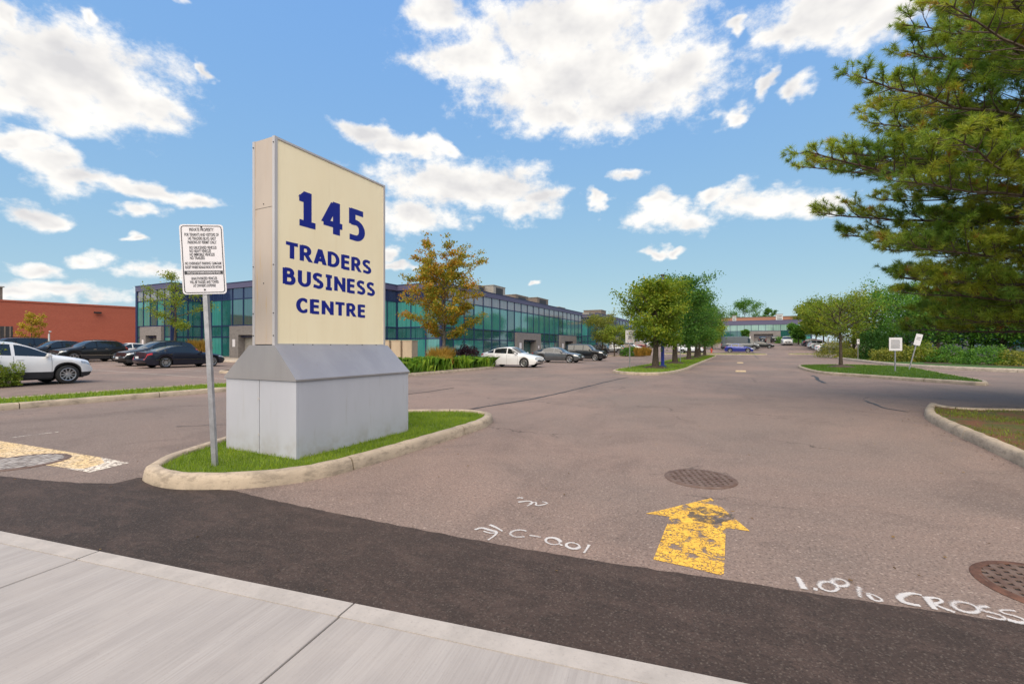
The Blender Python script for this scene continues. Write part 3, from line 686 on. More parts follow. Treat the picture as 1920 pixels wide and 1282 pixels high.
word(sign, '145', 4.05, 5.27, 3.05-.08, .46, XF, M_BLUE, .132, .092, .20)
word(sign, 'TRADERS', 3.90, 5.40, 2.585-.08, .205, XF, M_BLUE, .126, .108, .10)
word(sign, 'BUSINESS', 3.855, 5.48, 2.25-.08, .205, XF, M_BLUE, .126, .108, .12)
word(sign, 'CENTRE', 4.05, 5.28, 1.90-.08, .19, XF, M_BLUE, .126, .108, .13)
for z in (c0+.12, c0+.4, c0+1.0, c1-.08):
    for x in (CX0+.02, CX1-.02): MB().lathe([(0, 0), (.008, 0), (.008, .006), (0, .006)], 8, 'y', (x, CY0-.012, z)).build('screw', M_DARKMET, sign)
for z in (c0+.78, zs+.05): MB().lathe([(0, 0), (.007, 0), (.007, .006), (0, .006)], 8, 'y', ((CX0+CX1)/2, CY0-.006, z)).build('screw', M_DARKMET, sign)
for k in range(6): MB().box(CX1+.001, CX1+.006, CY0+.25+k*.3, CY0+.262+k*.3, c0+.002, c0+.014).build('screw', M_DARKMET, sign)

# ------------------------------------------------------------------ post signs
M_PLATE = plain('sign_white', (.66, .64, .68), .38, .0, .03, 4); M_INK = plain('sign_ink', (.02, .02, .03), .5); M_RED = plain('sign_red', (.5, .03, .03), .4)
def upost(parent, x, y, z0, z1, dx=0., dy=0.):
    """twin-ribbed galvanised channel post, lean by dx,dy over its height; narrow side turned to viewer"""
    pr = [(-.035, .012), (-.028, .012), (-.018, -.014), (-.006, -.014), (-.006, .010), (.006, .010), (.006, -.014), (.018, -.014), (.028, .012), (.035, .012), (.022, -.022), (-.022, -.022)]
    m = MB(); n = len(pr); m.add([(x+a, y+b, z0) for a, b in pr]+[(x+a+dx, y+b+dy, z1) for a, b in pr], [(k, (k+1) % n, n+(k+1) % n, n+k) for k in range(n)]+[tuple(range(n))[::-1], tuple(range(n, 2*n))])
    return m.build('post', M_STEEL, parent)
def rrect(w, h, r, n=5):
    out = []
    for cx, cy, a0 in ((w/2-r, h/2-r, 0), (-w/2+r, h/2-r, 90), (-w/2+r, -h/2+r, 180), (w/2-r, -h/2+r, 270)):
        for k in range(n+1): a = radians(a0+90*k/n); out.append((cx+r*cos(a), cy+r*sin(a)))
    return out
def plate(parent, w, h, r=.04, mat=None, t=.004):
    p = rrect(w, h, r); n = len(p); m = MB(); m.add([(x, 0, z) for x, z in p]+[(x, t, z) for x, z in p], [tuple(range(n)), tuple(range(2*n-1, n-1, -1))]+[(k, n+k, n+(k+1) % n, (k+1) % n) for k in range(n)])
    return m.build('sign_plate', mat or M_PLATE, parent)
def ring(parent, w, h, r, t, mat, y=-.002):
    a = rrect(w, h, r); b_ = rrect(w-2*t, h-2*t, max(r-t, .005)); n = len(a)
    return MB().add([(x, y, z) for x, z in a]+[(x, y, z) for x, z in b_], [(k, (k+1) % n, n+(k+1) % n, n+k) for k in range(n)]).build('border', mat, parent)
# the regulation sign stands on the sign island; measured at 4.9 m
PX, PY = W(402, 874, .1); PZ = .09
rot = TH+radians(14)
ps = tag(empty('parking_rules_sign', (PX, PY, PZ), rot), 'white private property parking rules plate on a leaning galvanised post', 'sign')
D_ = 853*(1.35)/(874-650)
top = 1.45+(650-548)/853*D_-PZ
lean = -(402-388)/853*D_
upost(ps, 0, .02, -.1, top+.75, lean*1.55, 0)
pl = empty('sign_board', (lean*1.28, -.012, top+.40), 0); pl.parent = ps; pl.rotation_euler = (0, radians(4.5), 0)
bpy.data.objects.remove(pl)
pw, ph = .435, .78
pl = plate(ps, pw, ph, .035); pl.location = (lean*1.28, -.012, top+.365); pl.rotation_euler = (0, radians(-3.0), 0)
ring(pl, pw-.03, ph-.03, .03, .008, M_INK)
lines = [('PRIVATE PROPERTY', .325, .052, .63), ('FOR TENANTS AND VISITORS OF', .272, .047, .88), ('145 TRADERS BLVD. EAST', .229, .047, .72), ('PARKING BY PERMIT ONLY', .186, .047, .74),
         ('NO UNLICENSED VEHICLES', .128, .046, -.70), ('NO HEAVY VEHICLES', .089, .046, -.55), ('NO IMMOBILE VEHICLES', .050, .046, -.64), ('NO TRAILERS', .011, .046, -.38),
         ('NO OVERNIGHT PARKING 12AM-5AM', -.048, .044, .93), ('EXCEPT WHERE SIGNAGE INDICATES WITHIN', -.090, .042, .93), ('UNAUTHORIZED VEHICLES', -.216, .044, .66), ('WILL BE TAGGED AND TOWED', -.256, .044, .74), ("AT OWNER'S EXPENSE", -.296, .044, .58)]
for s, z, sz, wf in lines:
    me = text_mesh(s, sz, M_INK, 'CENTER' if wf > 0 else 'LEFT', 1., .0009); xs_ = [v.co.x for v in me.vertices]; w0 = max(xs_)-min(xs_)
    me.transform(Matrix.Diagonal((abs(wf)*(pw-.05)/w0, 1, 1, 1))); o = link('text_line', me, pl); o.rotation_euler = (pi/2, 0, 0); o.location = (0 if wf > 0 else -.13, -.0022, z-.012)
MB().box(-pw/2+.028, pw/2-.028, -.0022, -.001, -.168, -.128).build('black_band', M_INK, pl)
me = text_mesh('VEHICLES MUST BE PARKED IN DESIGNATED SPACES', .034, M_PLATE, 'CENTER', 1., .0004); xs_ = [v.co.x for v in me.vertices]; me.transform(Matrix.Diagonal((.86*(pw-.05)/(max(xs_)-min(xs_)), 1, 1, 1)))
o = link('text_line', me, pl); o.rotation_euler = (pi/2, 0, 0); o.location = (0, -.0032, -.160)
for z in (.362, -.340): MB().lathe([(0, -.008), (.007, -.006), (.010, 0)], 10, 'y', (0, -.001, z)).build('bolt', M_DARKMET, pl)

def small_sign(px, py, Y, base_z, w, h, ztop, label, rows=(), face=None, lean=(0, 0), mat=None, title=None, red=False, narrow=False):
    x, y = AT(px, Y); r = face if face is not None else TH
    t_ = tag(empty('post_sign', (x, y, gz(x, y)+base_z), r), label, 'sign')
    H = ztop; upost(t_, 0, .02, -.1, H, lean[0], lean[1]); p = plate(t_, w, h, .02, mat); p.location = (lean[0]*.9, -.012+lean[1]*.9, H-h/2+.02); p.rotation_euler = (0, math.atan2(lean[0], H), 0)
    if title:
        for s, z, sz in title:
            me = text_mesh(s, sz, M_INK, 'CENTER', 1., .0015); o = link('text_line', me, p); o.rotation_euler = (pi/2, 0, 0); o.location = (0, -.003, z)
    for (z, a, b_, hh) in rows: MB().box(a*w, b_*w, -.003, -.001, z, z+hh).build('text_line', M_INK, p)
    if red:
        MB().lathe([(.045, -.003), (.062, -.003)], 20, 'y', (-.1, 0, -h/2+.11)).build('red_ring', M_RED, p); MB().lathe([(.045, -.003), (.062, -.003)], 20, 'y', (.08, 0, -h/2+.13)).build('red_ring', M_RED, p)
    return t_
small_sign(1181, 690, 28.6, .12, .56, .80, 2.35, 'white traders notice on a thin post at the tip of the tree median', [(.0, -.25, .25, .03), (-.07, -.2, .2, .04), (-.15, -.22, .2, .04)], title=[('145', .24, .15), ('TRADERS', .11, .11)], red=True)
small_sign(1679, 700, 24.4, .12, .70, .70, 1.80, 'square pale notice on a galvanised post on the right island', [(.2-.06*k, -.36, .30+.02*(k % 3), .022) for k in range(8)], title=None)
small_sign(1704, 690, 26.5, .12, .30, .66, 2.05, 'narrow white plate on a tilted post behind the square notice', [(.1, -.3, .3, .03), (0, -.3, .3, .03)], lean=(.46, 0), face=TH-radians(30))
small_sign(1609, 672, 47, .12, .26, .50, 2.10, 'small white plate with black symbol on a thin post by the cedars', [(.08, -.28, .28, .06), (-.02, -.1, .1, .16)])
small_sign(1553, 664, 66, .12, .24, .9, 2.6, 'slim white plate on a post before the right parking row', [])
small_sign(1276, 672, 40, .12, .05, .05, 2.2, 'bare thin grey post between the median trees', [])
# ------------------------------------------------------------------ vehicles
M_CGLASS = plain('car_glass', (.012, .016, .020), .04, 0, .1, 1., spec=.8)
M_TYRE = plain('tyre', (.018, .018, .019), .85); M_ALLOY = plain('alloy', (.50, .50, .52), .28, .85); M_DALLOY = plain('dark_alloy', (.06, .06, .065), .35, .8)
M_CLAD = plain('black_plastic', (.022, .022, .026), .6); M_CHROME = plain('chrome', (.62, .62, .64), .12, 1.)
M_HEAD = plain('headlamp_glass', (.55, .56, .58), .08, .4, .2, 12, spec=.9); M_TAIL = plain('tail_lamp', (.42, .012, .014), .15, 0, .2, 10, coat=.6); M_PLAT = plain('licence_plate', (.62, .64, .68), .4)
M_CARIN = plain('underbody', (.012, .012, .013), .9)
def paint(name, c, metal=.0, rough=.28): return plain(name, c, rough, metal, .03, .7, coat=.9)
P_WHITE = paint('white_paint', (.70, .70, .72)); P_BLACK = plain('black_paint', (.006, .007, .010), .3, 0, .03, .7, coat=.45, spec=.3); P_GREY = paint('grey_paint', (.085, .09, .10), .4); P_SILV = paint('silver_paint', (.40, .41, .43), .6)
P_NAVY = plain('navy_paint', (.007, .009, .020), .3, 0, .03, .7, coat=.45, spec=.3); P_BLUE = paint('blue_paint', (.014, .028, .24), .3); P_RED = paint('maroon_paint', (.14, .014, .02), .2); P_PALE = paint('cool_white_paint', (.60, .63, .70))
def ip(pts, x):
    if x >= pts[0][0]: return pts[0][1]
    for (x0, z0), (x1, z1) in zip(pts, pts[1:]):
        if x >= x1:
            t = (x0-x)/((x0-x1) or 1e-9); return z0+(z1-z0)*t
    return pts[-1][1]
def smooth_prof(pts, k=2):
    for _ in range(k):
        q = [pts[0]]
        for a, b in zip(pts, pts[1:]): q += [(a[0]*.8+b[0]*.2, a[1]*.8+b[1]*.2), (a[0]*.2+b[0]*.8, a[1]*.2+b[1]*.8)]
        pts = q+[pts[-1]]
    return pts
# profiles run nose (+x) to tail (-x), metres; top = centre line, belt = lower window line / bonnet edge
SPEC = {
 'sedan': dict(L=4.55, W=1.77, r=.32, xf=1.37, xr=-1.25, cow=.98, rf=.28, rr=-.95, bl=-1.68, top=[(2.27,.56),(2.24,.70),(2.05,.79),(1.5,.90),(.98,.99),(.28,1.42),(-.15,1.465),(-.95,1.40),(-1.68,1.09),(-2.15,1.04),(-2.26,.92),(-2.28,.60)], belt=[(2.27,.55),(2.2,.66),(1.5,.82),(.98,.90),(-1.0,.97),(-1.7,1.0),(-2.2,.96),(-2.28,.58)], pil=[(.05,-.03),(-1.00,-1.10)], cl=False),
 'coupe': dict(L=4.65, W=1.74, r=.33, xf=1.45, xr=-1.28, cow=.85, rf=.12, rr=-.85, bl=-1.75, top=[(2.32,.55),(2.28,.70),(2.0,.80),(1.4,.90),(.85,.97),(.12,1.36),(-.3,1.40),(-.85,1.34),(-1.75,1.02),(-2.2,.98),(-2.31,.86),(-2.33,.58)], belt=[(2.32,.54),(2.2,.66),(1.4,.80),(.85,.86),(-1.0,.93),(-1.8,.95),(-2.25,.88),(-2.33,.56)], pil=[(-1.15,-1.25)], cl=False),
 'sedan2': dict(L=4.75, W=1.84, r=.34, xf=1.50, xr=-1.32, cow=.92, rf=.18, rr=-1.0, bl=-1.95, top=[(2.37,.54),(2.33,.70),(2.05,.80),(1.5,.90),(.92,.98),(.18,1.38),(-.3,1.43),(-1.0,1.36),(-1.95,1.04),(-2.25,1.0),(-2.36,.86),(-2.38,.56)], belt=[(2.37,.53),(2.25,.68),(1.5,.82),(.92,.89),(-1.0,.95),(-1.9,.98),(-2.3,.90),(-2.38,.55)], pil=[(0,-.07),(-1.1,-1.18)], cl=False),
 'suv': dict(L=4.50, W=1.82, r=.355, xf=1.34, xr=-1.28, cow=1.02, rf=.28, rr=-1.55, bl=-2.02, top=[(2.24,.62),(2.21,.84),(2.0,.95),(1.5,1.05),(1.02,1.14),(.28,1.60),(-.2,1.66),(-1.0,1.65),(-1.62,1.58),(-2.06,1.14),(-2.22,1.0),(-2.25,.60)], belt=[(2.24,.60),(2.15,.80),(1.5,.97),(1.02,1.03),(-1.0,1.10),(-1.8,1.18),(-2.1,1.10),(-2.25,.58)], pil=[(.0,-.08),(-.98,-1.08)], cl=True),
 'cross': dict(L=4.38, W=1.81, r=.345, xf=1.38, xr=-1.27, cow=1.02, rf=.20, rr=-1.5, bl=-1.98, top=[(2.18,.62),(2.16,.82),(2.0,.91),(1.5,1.02),(1.02,1.10),(.20,1.53),(-.3,1.59),(-.9,1.57),(-1.55,1.49),(-2.0,1.12),(-2.16,.98),(-2.19,.60)], belt=[(2.18,.60),(2.08,.77),(1.5,.93),(1.02,.99),(-.6,1.06),(-1.6,1.17),(-2.05,1.08),(-2.19,.58)], pil=[(-.03,-.12),(-1.02,-1.12)], cl=True),
 'boxy': dict(L=4.45, W=1.80, r=.36, xf=1.34, xr=-1.26, cow=1.0, rf=.52, rr=-1.9, bl=-2.14, top=[(2.21,.70),(2.2,.94),(2.0,1.02),(1.5,1.08),(1.0,1.14),(.52,1.66),(.2,1.71),(-1.0,1.73),(-1.9,1.70),(-2.14,1.15),(-2.21,1.05),(-2.22,.62)], belt=[(2.21,.66),(2.15,.88),(1.5,1.0),(1.0,1.05),(-1.5,1.10),(-2.1,1.10),(-2.22,.60)], pil=[(.08,-.02),(-.92,-1.02)], cl=True),
 'hatch': dict(L=4.72, W=1.90, r=.36, xf=1.44, xr=-1.42, cow=1.08, rf=.10, rr=-1.1, bl=-2.1, top=[(2.35,.58),(2.32,.72),(2.1,.82),(1.6,.95),(1.08,1.06),(.10,1.57),(-.4,1.62),(-1.1,1.52),(-2.1,1.16),(-2.3,1.05),(-2.36,.62)], belt=[(2.35,.56),(2.25,.70),(1.6,.88),(1.08,.97),(-1.0,1.06),(-2.0,1.10),(-2.25,1.0),(-2.36,.60)], pil=[(.0,-.07),(-1.15,-1.25)], cl=False),
 'van': dict(L=6.9, W=2.02, r=.36, xf=2.45, xr=-2.0, cow=2.55, rf=1.75, rr=-3.2, bl=-3.40, top=[(3.44,.75),(3.42,.98),(3.2,1.12),(2.55,1.34),(1.75,2.35),(1.3,2.62),(0,2.68),(-3.2,2.66),(-3.40,2.45),(-3.45,1.2),(-3.46,.6)], belt=[(3.44,.7),(3.3,1.0),(2.55,1.22),(1.2,1.25),(-3.3,1.28),(-3.46,.6)], pil=[(1.35,-3.3)], cl=True),
 'pickup': dict(L=5.8, W=2.02, r=.40, xf=1.85, xr=-1.75, cow=1.15, rf=.55, rr=-1.0, bl=-1.25, top=[(2.88,.80),(2.87,1.10),(2.7,1.20),(2.0,1.26),(1.15,1.32),(.55,1.88),(.2,1.95),(-.8,1.95),(-1.0,1.90),(-1.25,1.34),(-1.3,1.32),(-2.8,1.32),(-2.9,1.26),(-2.92,.70)], belt=[(2.88,.76),(2.8,1.05),(2.0,1.18),(1.15,1.22),(-1.2,1.25),(-2.85,1.27),(-2.92,.66)], pil=[(.02,-.08)], cl=False),
}
_wheelcache = {}
def wheel_meshes(r, spokes, rimmat):
    key = (round(r, 3), spokes, rimmat.name)
    if key in _wheelcache: return _wheelcache[key]
    w = .105
    t = MB().lathe([(r*.66, w), (r*.90, w*1.02), (r*.975, w*.85), (r, w*.5), (r, -w*.5), (r*.975, -w*.85), (r*.90, -w*1.02), (r*.66, -w)], 30, 'y').mesh('wheel', M_TYRE, 40)
    k = MB().lathe([(r*.70, w*1.0), (r*.67, w*1.03), (r*.62, w*.96), (r*.60, w*.35)], 30, 'y')
    for i in range(spokes):
        a = 2*pi*i/spokes; ca, sa_ = cos(a), sin(a); hw = r*(.085 if spokes > 6 else .13)
        def q(rad, off, y): return (rad*ca-off*sa_, y, rad*sa_+off*ca)
        k.hexa([q(r*.10, -hw*.9, w*.6), q(r*.63, -hw*.6, w*.55), q(r*.63, hw*.6, w*.55), q(r*.10, hw*.9, w*.6), q(r*.10, -hw*.9, w*.86), q(r*.63, -hw*.6, w*.93), q(r*.63, hw*.6, w*.93), q(r*.10, hw*.9, w*.86)])
    k.lathe([(0, w*.92), (r*.12, w*.92), (r*.15, w*.80), (r*.15, w*.5)], 14, 'y')
    rim = k.mesh('rim', rimmat, 30)
    back_disc = MB().lathe([(0, w*.30), (r*.66, w*.30)], 24, 'y').mesh('backing_disc', M_CARIN)  # plain dark backing disc behind the spokes
    _wheelcache[key] = (t, rim, back_disc); return _wheelcache[key]
def car(kind, x, y, head, pnt, label, cat='car', group=None, spokes=5, rim=None, name='parked_car', detail=True, zoff=0., chrome=False, sc=1., cladcol=None):
    S = SPEC[kind]; L, Wd, r = S['L'], S['W'], S['r']; xf, xr = S['xf'], S['xr']
    root = tag(empty(name, (x, y, gz(x, y)+zoff), head), label, cat, group); root.scale = (sc, sc, sc)
    top = smooth_prof(S['top'], 1); belt = smooth_prof(S['belt'], 1); Ra = r+.055
    xs = set(np.round(np.linspace(S['top'][0][0], S['top'][-1][0], 40), 4))
    for c in (xf, xr):
        for t in np.linspace(0, pi, 15): xs.add(round(c+Ra*cos(t), 4))
        xs |= {round(c+Ra+.004, 4), round(c-Ra-.004, 4)}
    keys = [S['cow'], S['rf'], S['rr'], S['bl'], S['cow']-.14, S['bl']+.14]+[v for p in S['pil'] for v in p]
    xs |= set(round(k, 4) for k in keys)
    xs = sorted(xs, reverse=True); out = [xs[0]]
    for v in xs[1:]:
        if out[-1]-v > .006: out.append(v)
        elif v in keys: out[-1] = v
    xs = out; n = len(xs); X0, X1 = xs[0], xs[-1]; xm = (X0+X1)/2; hl = (X0-X1)/2
    sill = .20 if not S['cl'] else .24
    NR = 11
    Hmax = max(z for _, z in top); pts = []
    for i, xx in enumerate(xs):
        u = (xx-xm)/hl; au = abs(u); pl_ = 1-.20*max(0, (au-.70)/.30)**2.2
        w = Wd/2*pl_; zt = ip(top, xx); zb = min(ip(belt, xx), zt-.02)
        zl = sill+.10*max(0, (au-.86)/.14)**1.5
        for c in (xf, xr):
            if abs(xx-c) < Ra: zl = max(zl, r+sqrt(Ra*Ra-(xx-c)**2))
        zl = min(zl, zb-.06)
        gh = min(1, max(0, (zt-zb)/(Hmax-1.0 if Hmax < 2.2 else 1.3))); yr = w*(.80-.05*gh) if kind not in ('van',) else w*(.80+.06*gh); cr = .025+.035*gh
        yb = w*.945; zr = zt-cr
        zr = max(zr, zb+.01)
        row = [(w*.955, zl), (w*.992, zl+.30*(zb-zl)), (w, zl+.58*(zb-zl)), (w*.985, zl+.84*(zb-zl)), (yb, zb)]
        for t in (.07, .5, .90, 1.0): row.append((yb+(yr-yb)*(t**1.1), zb+(zr-zb)*t))
        row += [(yr*.62, zt-.22*cr), (0, zt)]
        pts.append(row)
    bulge = [.10, .03, .0, .01, .05, .06, .07, .08, .09, .09, .09]
    def V(i, k, s):
        yy, zz = pts[i][k]; xx = xs[i]; e_ = 0
        if i == 0: e_ = -bulge[k]
        elif i == n-1: e_ = bulge[k]
        return (xx+e_, s*yy, zz)
    G = {}
    def put(cls, quad):
        G.setdefault(cls, MB()).add(quad, [(0, 1, 2, 3)])
    for s in (1, -1):
        for i in range(n-1):
            xa, xb = xs[i], xs[i+1]; xc = (xa+xb)/2
            for k in range(NR-1):
                q = [V(i, k, s), V(i, k+1, s), V(i+1, k+1, s), V(i+1, k, s)]
                if s < 0: q = q[::-1]
                cls = 'body'
                inp = any(a > xc > b for a, b in S['pil'])
                if 5 <= k <= 6 and S['bl']+.10 < xc < S['cow']-.10 and not inp:
                    np_ = sum(1 for a, b in S['pil'] if xc < b); cls = 'side_window|%d|%d' % (s, np_)
                elif k >= 8 and S['rf'] < xc < S['cow']: cls = 'windshield'
                elif k >= 8 and S['bl'] < xc < S['rr'] and kind not in ('van',): cls = 'rear_window'
                elif k == 0 and S['cl']: cls = 'cladding'
                elif k == 3 and xc > X0-.42: cls = 'headlight|%d' % s
                elif k == 3 and xc < X1+.30 and kind != 'boxy': cls = 'tail_light|%d' % s
                put(cls, q)
    cols = [-1, -.80, -.42, 0, .42, .80, 1]
    for i, sg in ((0, 1), (n-1, -1)):
        for k in range(0, NR-1):
            for c in range(6):
                def P(k_, f):
                    yy, zz = pts[i][k_]; bx = bulge[k_]*sg; return (xs[i]-bx+sg*.07*(1-f*f), f*yy, zz)
                q = [P(k, cols[c]), P(k, cols[c+1]), P(k+1, cols[c+1]), P(k+1, cols[c])]
                if sg < 0: q = q[::-1]
                cls = 'body'
                if k == 3 and c in (0, 5): cls = ('headlight|%d' if sg > 0 else 'tail_light|%d') % (1 if c == 5 else -1)
                elif sg > 0 and k in (2, 3) and c in (1, 2, 3, 4): cls = 'grille'
                elif sg > 0 and k == 1 and c in (2, 3): cls = 'grille'
                elif k == 0: cls = 'cladding' if S['cl'] else 'body'
                put(cls, q)
    MT = dict(body=pnt, side_window=M_CGLASS, windshield=M_CGLASS, rear_window=M_CGLASS, cladding=cladcol or M_CLAD, headlight=M_HEAD, tail_light=M_TAIL, grille=M_CLAD)
    for cls, mb in G.items():
        nm = cls.split('|')[0]; me = mb.mesh(nm, MT[nm]); bm = bmesh.new(); bm.from_mesh(me); bmesh.ops.remove_doubles(bm, verts=bm.verts[:], dist=.0008)
        bm.to_mesh(me); bm.free(); me.polygons.foreach_set('use_smooth', [True]*len(me.polygons)); me.set_sharp_from_angle(angle=radians(34)); link(nm, me, root)
    z1 = .9*ip(belt, 0)
    u = MB().box(X1+.25, X0-.25, -Wd/2+.26, Wd/2-.26, .20, z1*.85)
    u.box(xr+Ra+.05, xf-Ra-.05, -Wd/2+.07, Wd/2-.07, .19, z1*.7); u.build('underbody', M_CARIN, root)
    tm, rm, hb = wheel_meshes(r, spokes, rim or M_ALLOY)
    for c in (xf, xr):
        for s in (1, -1):
            wl = link('wheel', tm, root, (c, s*(Wd/2-.118), r)); wl.rotation_euler = (0, 0, 0 if s > 0 else pi)
            link('rim', rm, wl); link('backing_disc', hb, wl)
    if detail:
        bz = ip(belt, S['cow']-.2)
        for s in (1, -1):
            m = MB(); cx = S['cow']-.22; y0 = s*Wd/2*.95; y1 = s*(Wd/2+.16)
            m.hexa([(cx-.05, y0, bz+.0), (cx+.05, y0, bz+.0), (cx+.09, y1, bz+.02), (cx-.07, y1, bz+.02), (cx-.04, y0, bz+.10), (cx+.02, y0, bz+.10), (cx+.05, y1, bz+.15), (cx-.07, y1, bz+.15)])
            o = m.build('mirror', pnt, root); bv = o.modifiers.new('b', 'BEVEL'); bv.width = .025; bv.segments = 2
            seams = [S['cow']-.10]+[(a+b)/2 for a, b in S['pil'][:1]]+([S['xr']+Ra+.10] if len(S['pil']) > 1 else [])
            for sx in seams:
                i = min(range(n), key=lambda j: abs(xs[j]-sx)); vv = []
                for k in range(0, 5):
                    yy, zz = pts[i][k]; vv += [(sx-.005, s*(yy+.0025), zz), (sx+.005, s*(yy+.0025), zz)]
                MB().add(vv, [(2*k, 2*k+1, 2*k+3, 2*k+2) for k in range(4)]).build('door_seam', M_CLAD, root)
            for sx in seams[1:]:
                zz = ip(belt, sx)-.13; MB().box(sx+.06, sx+.24, s*Wd/2*.985-.012, s*Wd/2*.985+.018, zz, zz+.035).build('door_handle', M_CHROME if chrome else pnt, root)
        for xe, sg in ((X0, 1), (X1, -1)):
            pz = .48 if sg > 0 else ip(top, X1+.02)*.72
            MB().box(*sorted((xe+sg*.055, xe+sg*.085)), -.16, .16, pz, pz+.13).build('licence_plate', M_PLAT, root)
        zg = ip(top, X0-.02)
        MB().box(X0+.05, X0+.082, -.40, .40, zg*.86, zg*.86+.022).build('grille_bar', M_CHROME, root)
        if S['cl']:
            for s in (1, -1): MB().tube([(S['rf']-.1, s*Wd/2*.66, Hmax-.06), (S['rf']-.25, s*Wd/2*.67, Hmax+.015), (S['rr']+.25, s*Wd/2*.66, Hmax+.0), (S['rr']+.1, s*Wd/2*.66, Hmax-.07)], .014, 6).build('roof_rail', M_DARKMET, root)
        if chrome:
            for s in (1, -1):
                MB().box(X1+.5, X0-.9, s*Wd/2*1.002-.006, s*Wd/2*1.002+.006, .50, .522).build('side_trim', M_CHROME, root)
    return root
N_, S_N, E_, W_ = pi/2, -pi/2, 0., pi      # nose along +y, -y, +x, -x
# left car park
car('cross', -23.4, 6.45, N_+.04, P_WHITE, 'white crossover cut by the left edge behind the grass strip', spokes=10)
car('suv', -44.8, 16.9, S_N+.06, P_BLACK, 'black crossover with silver wheels and red tail lamp before the brick wall', spokes=5, chrome=True)
car('sedan', -47.6, 15.9, S_N+.06, P_BLACK, 'dark sedan mostly hidden behind the black crossover at the brick wall', sc=1.12)
car('boxy', -51.0, 14.4, S_N+.05, P_NAVY, 'dark blue wagon farthest left against the brick wall, behind the white crossover', sc=1.05)
car('suv', -35.4, 17.0, S_N+.0, P_BLACK, 'black crossover facing left right behind the black coupe', spokes=8, chrome=True)
car('coupe', -31.9, 16.6, N_+.0, P_NAVY, 'black two door coupe with red tail lamps behind the leaning post', spokes=10, chrome=True)
car('sedan', -50.0, 21.6, S_N, P_WHITE, 'white car barely showing past the black crossover tail')
# row by the glass building
car('sedan', -14.7, 29.5, E_-.02, P_WHITE, 'white four door sedan parked at the end of the planting bed', spokes=9)
car('sedan2', -15.1, 39.8, E_-.02, P_GREY, 'dark grey sedan between the white sedan and the black wagon', spokes=5, chrome=True)
car('boxy', -14.5, 46.4, E_-.02, P_BLACK, 'black boxy wagon beyond the grey sedan by the glass building', spokes=6)
G_L = 'cars parked along the far left row'
car('suv', -20.9, 84.0, W_, P_SILV, 'silver crossover with its tail to the drive left of the grass clump', group=G_L)
car('suv', -20.0, 88.6, W_, P_RED, 'maroon crossover just beyond the silver crossover', group=G_L)
car('sedan', -19.6, 92.6, W_, P_WHITE, 'white sedan just beyond the maroon crossover', group=G_L, detail=False)
car('boxy', -22.5, 78.5, W_, P_BLACK, 'black wagon hidden behind the small green trees left of the silver crossover', group=G_L, detail=False)
car('suv', -19.2, 108, E_, P_WHITE, 'white crossover facing the drive in the far left row', group=G_L)
car('boxy', -20, 101, W_, P_RED, 'dark red wagon between the white sedan and the far white crossover', group=G_L, detail=False)
car('van', -22, 118, E_, P_GREY, 'dark van at the end of the far left row', 'van', G_L, name='parked_van', detail=False, sc=.8)
car('sedan', -14, 130, S_N, P_SILV, 'small silver car far beyond the first median trunk', group=G_L, detail=False)
car('suv', -5, 138, S_N, P_NAVY, 'dark car far away seen between the median trunks', group=G_L, detail=False)
# cross row ahead
car('cross', -7.6, 86.8, W_, P_PALE, 'white crossover parked behind the median trunks', detail=True)
car('hatch', 0.0, 91.5, E_, P_BLUE, 'bright blue hatchback parked across the end of the drive', spokes=7)
car('van', .2, 100.5, E_, P_GREY, 'long high roofed grey van behind the blue hatchback', 'van', name='parked_van', cladcol=P_BLACK)
car('sedan', 4.2, 107, E_, P_BLACK, 'dark car nose showing past the grey van', detail=False)
car('boxy', -9.5, 93.5, N_, P_WHITE, 'pale van behind the white crossover by the last median tree', sc=1.15, detail=False)
# before the far building
car('suv', *AT(1429, 119), N_, P_BLACK, 'black crossover left before the far entrance', detail=True)
car('boxy', *AT(1452, 118), N_, P_BLACK, 'black wagon right before the far entrance')
car('pickup', *AT(1475, 104), S_N, P_WHITE, 'white pickup truck facing the camera beside the far entrance', 'truck', name='pickup_truck')
G_R = 'cars parked along the far right row'
for i, (k, p, y, lb) in enumerate([('suv', P_NAVY, 114, 'dark crossover deepest in the right parking row beside the hedge'), ('suv', P_RED, 108.5, 'red hatchback peeping out between the pale cars of the right row'), ('suv', P_WHITE, 104.5, 'white crossover topping the right parking row'), ('sedan2', P_SILV, 99.5, 'silver sedan in the middle of the right parking row'), ('sedan', P_PALE, 94.5, 'white sedan nearest but one in the right parking row'), ('sedan', P_GREY, 91.4, 'grey car second from the near end of the right parking row'), ('boxy', P_BLACK, 88.6, 'black wagon nearest in the right parking row behind posts')]):
    car(k, 14.2+.25*(i % 2), y, E_+.12, p, lb, group=G_R, detail=i > 2)
# ------------------------------------------------------------------ buildings
def glassmat(name, c, c2, rough=.05, sp=.7):
    if name in MATS: return MATS[name]
    m, nt, b = newmat(name); T = NT(nt); o = T.obj(); oi = T.n('ShaderNodeObjectInfo')
    f = T.math('ADD', T.math('MULTIPLY', oi.outputs['Random'], .65), T.math('MULTIPLY', T.ramp(T.noise(T.pos(), .5, 3), .3, .7), .35))
    bl = T.ramp(T.noise(T.mapv(T.pos(), (7, 7, .15)), 1., 3, .6), .45, .6); cc = T.mix(f, c, c2); cc = T.mix(T.math('MULTIPLY', bl, .4), cc, tuple(x*.45 for x in c))
    T.set(b.inputs['Base Color'], cc); b.inputs['Roughness'].default_value = rough; b.inputs['Specular IOR Level'].default_value = sp; b.inputs['IOR'].default_value = 2.1
    T.set(b.inputs['Normal'], T.bump(T.noise(T.pos(), .9, 2), .05, .05)); MATS[name] = m; return m
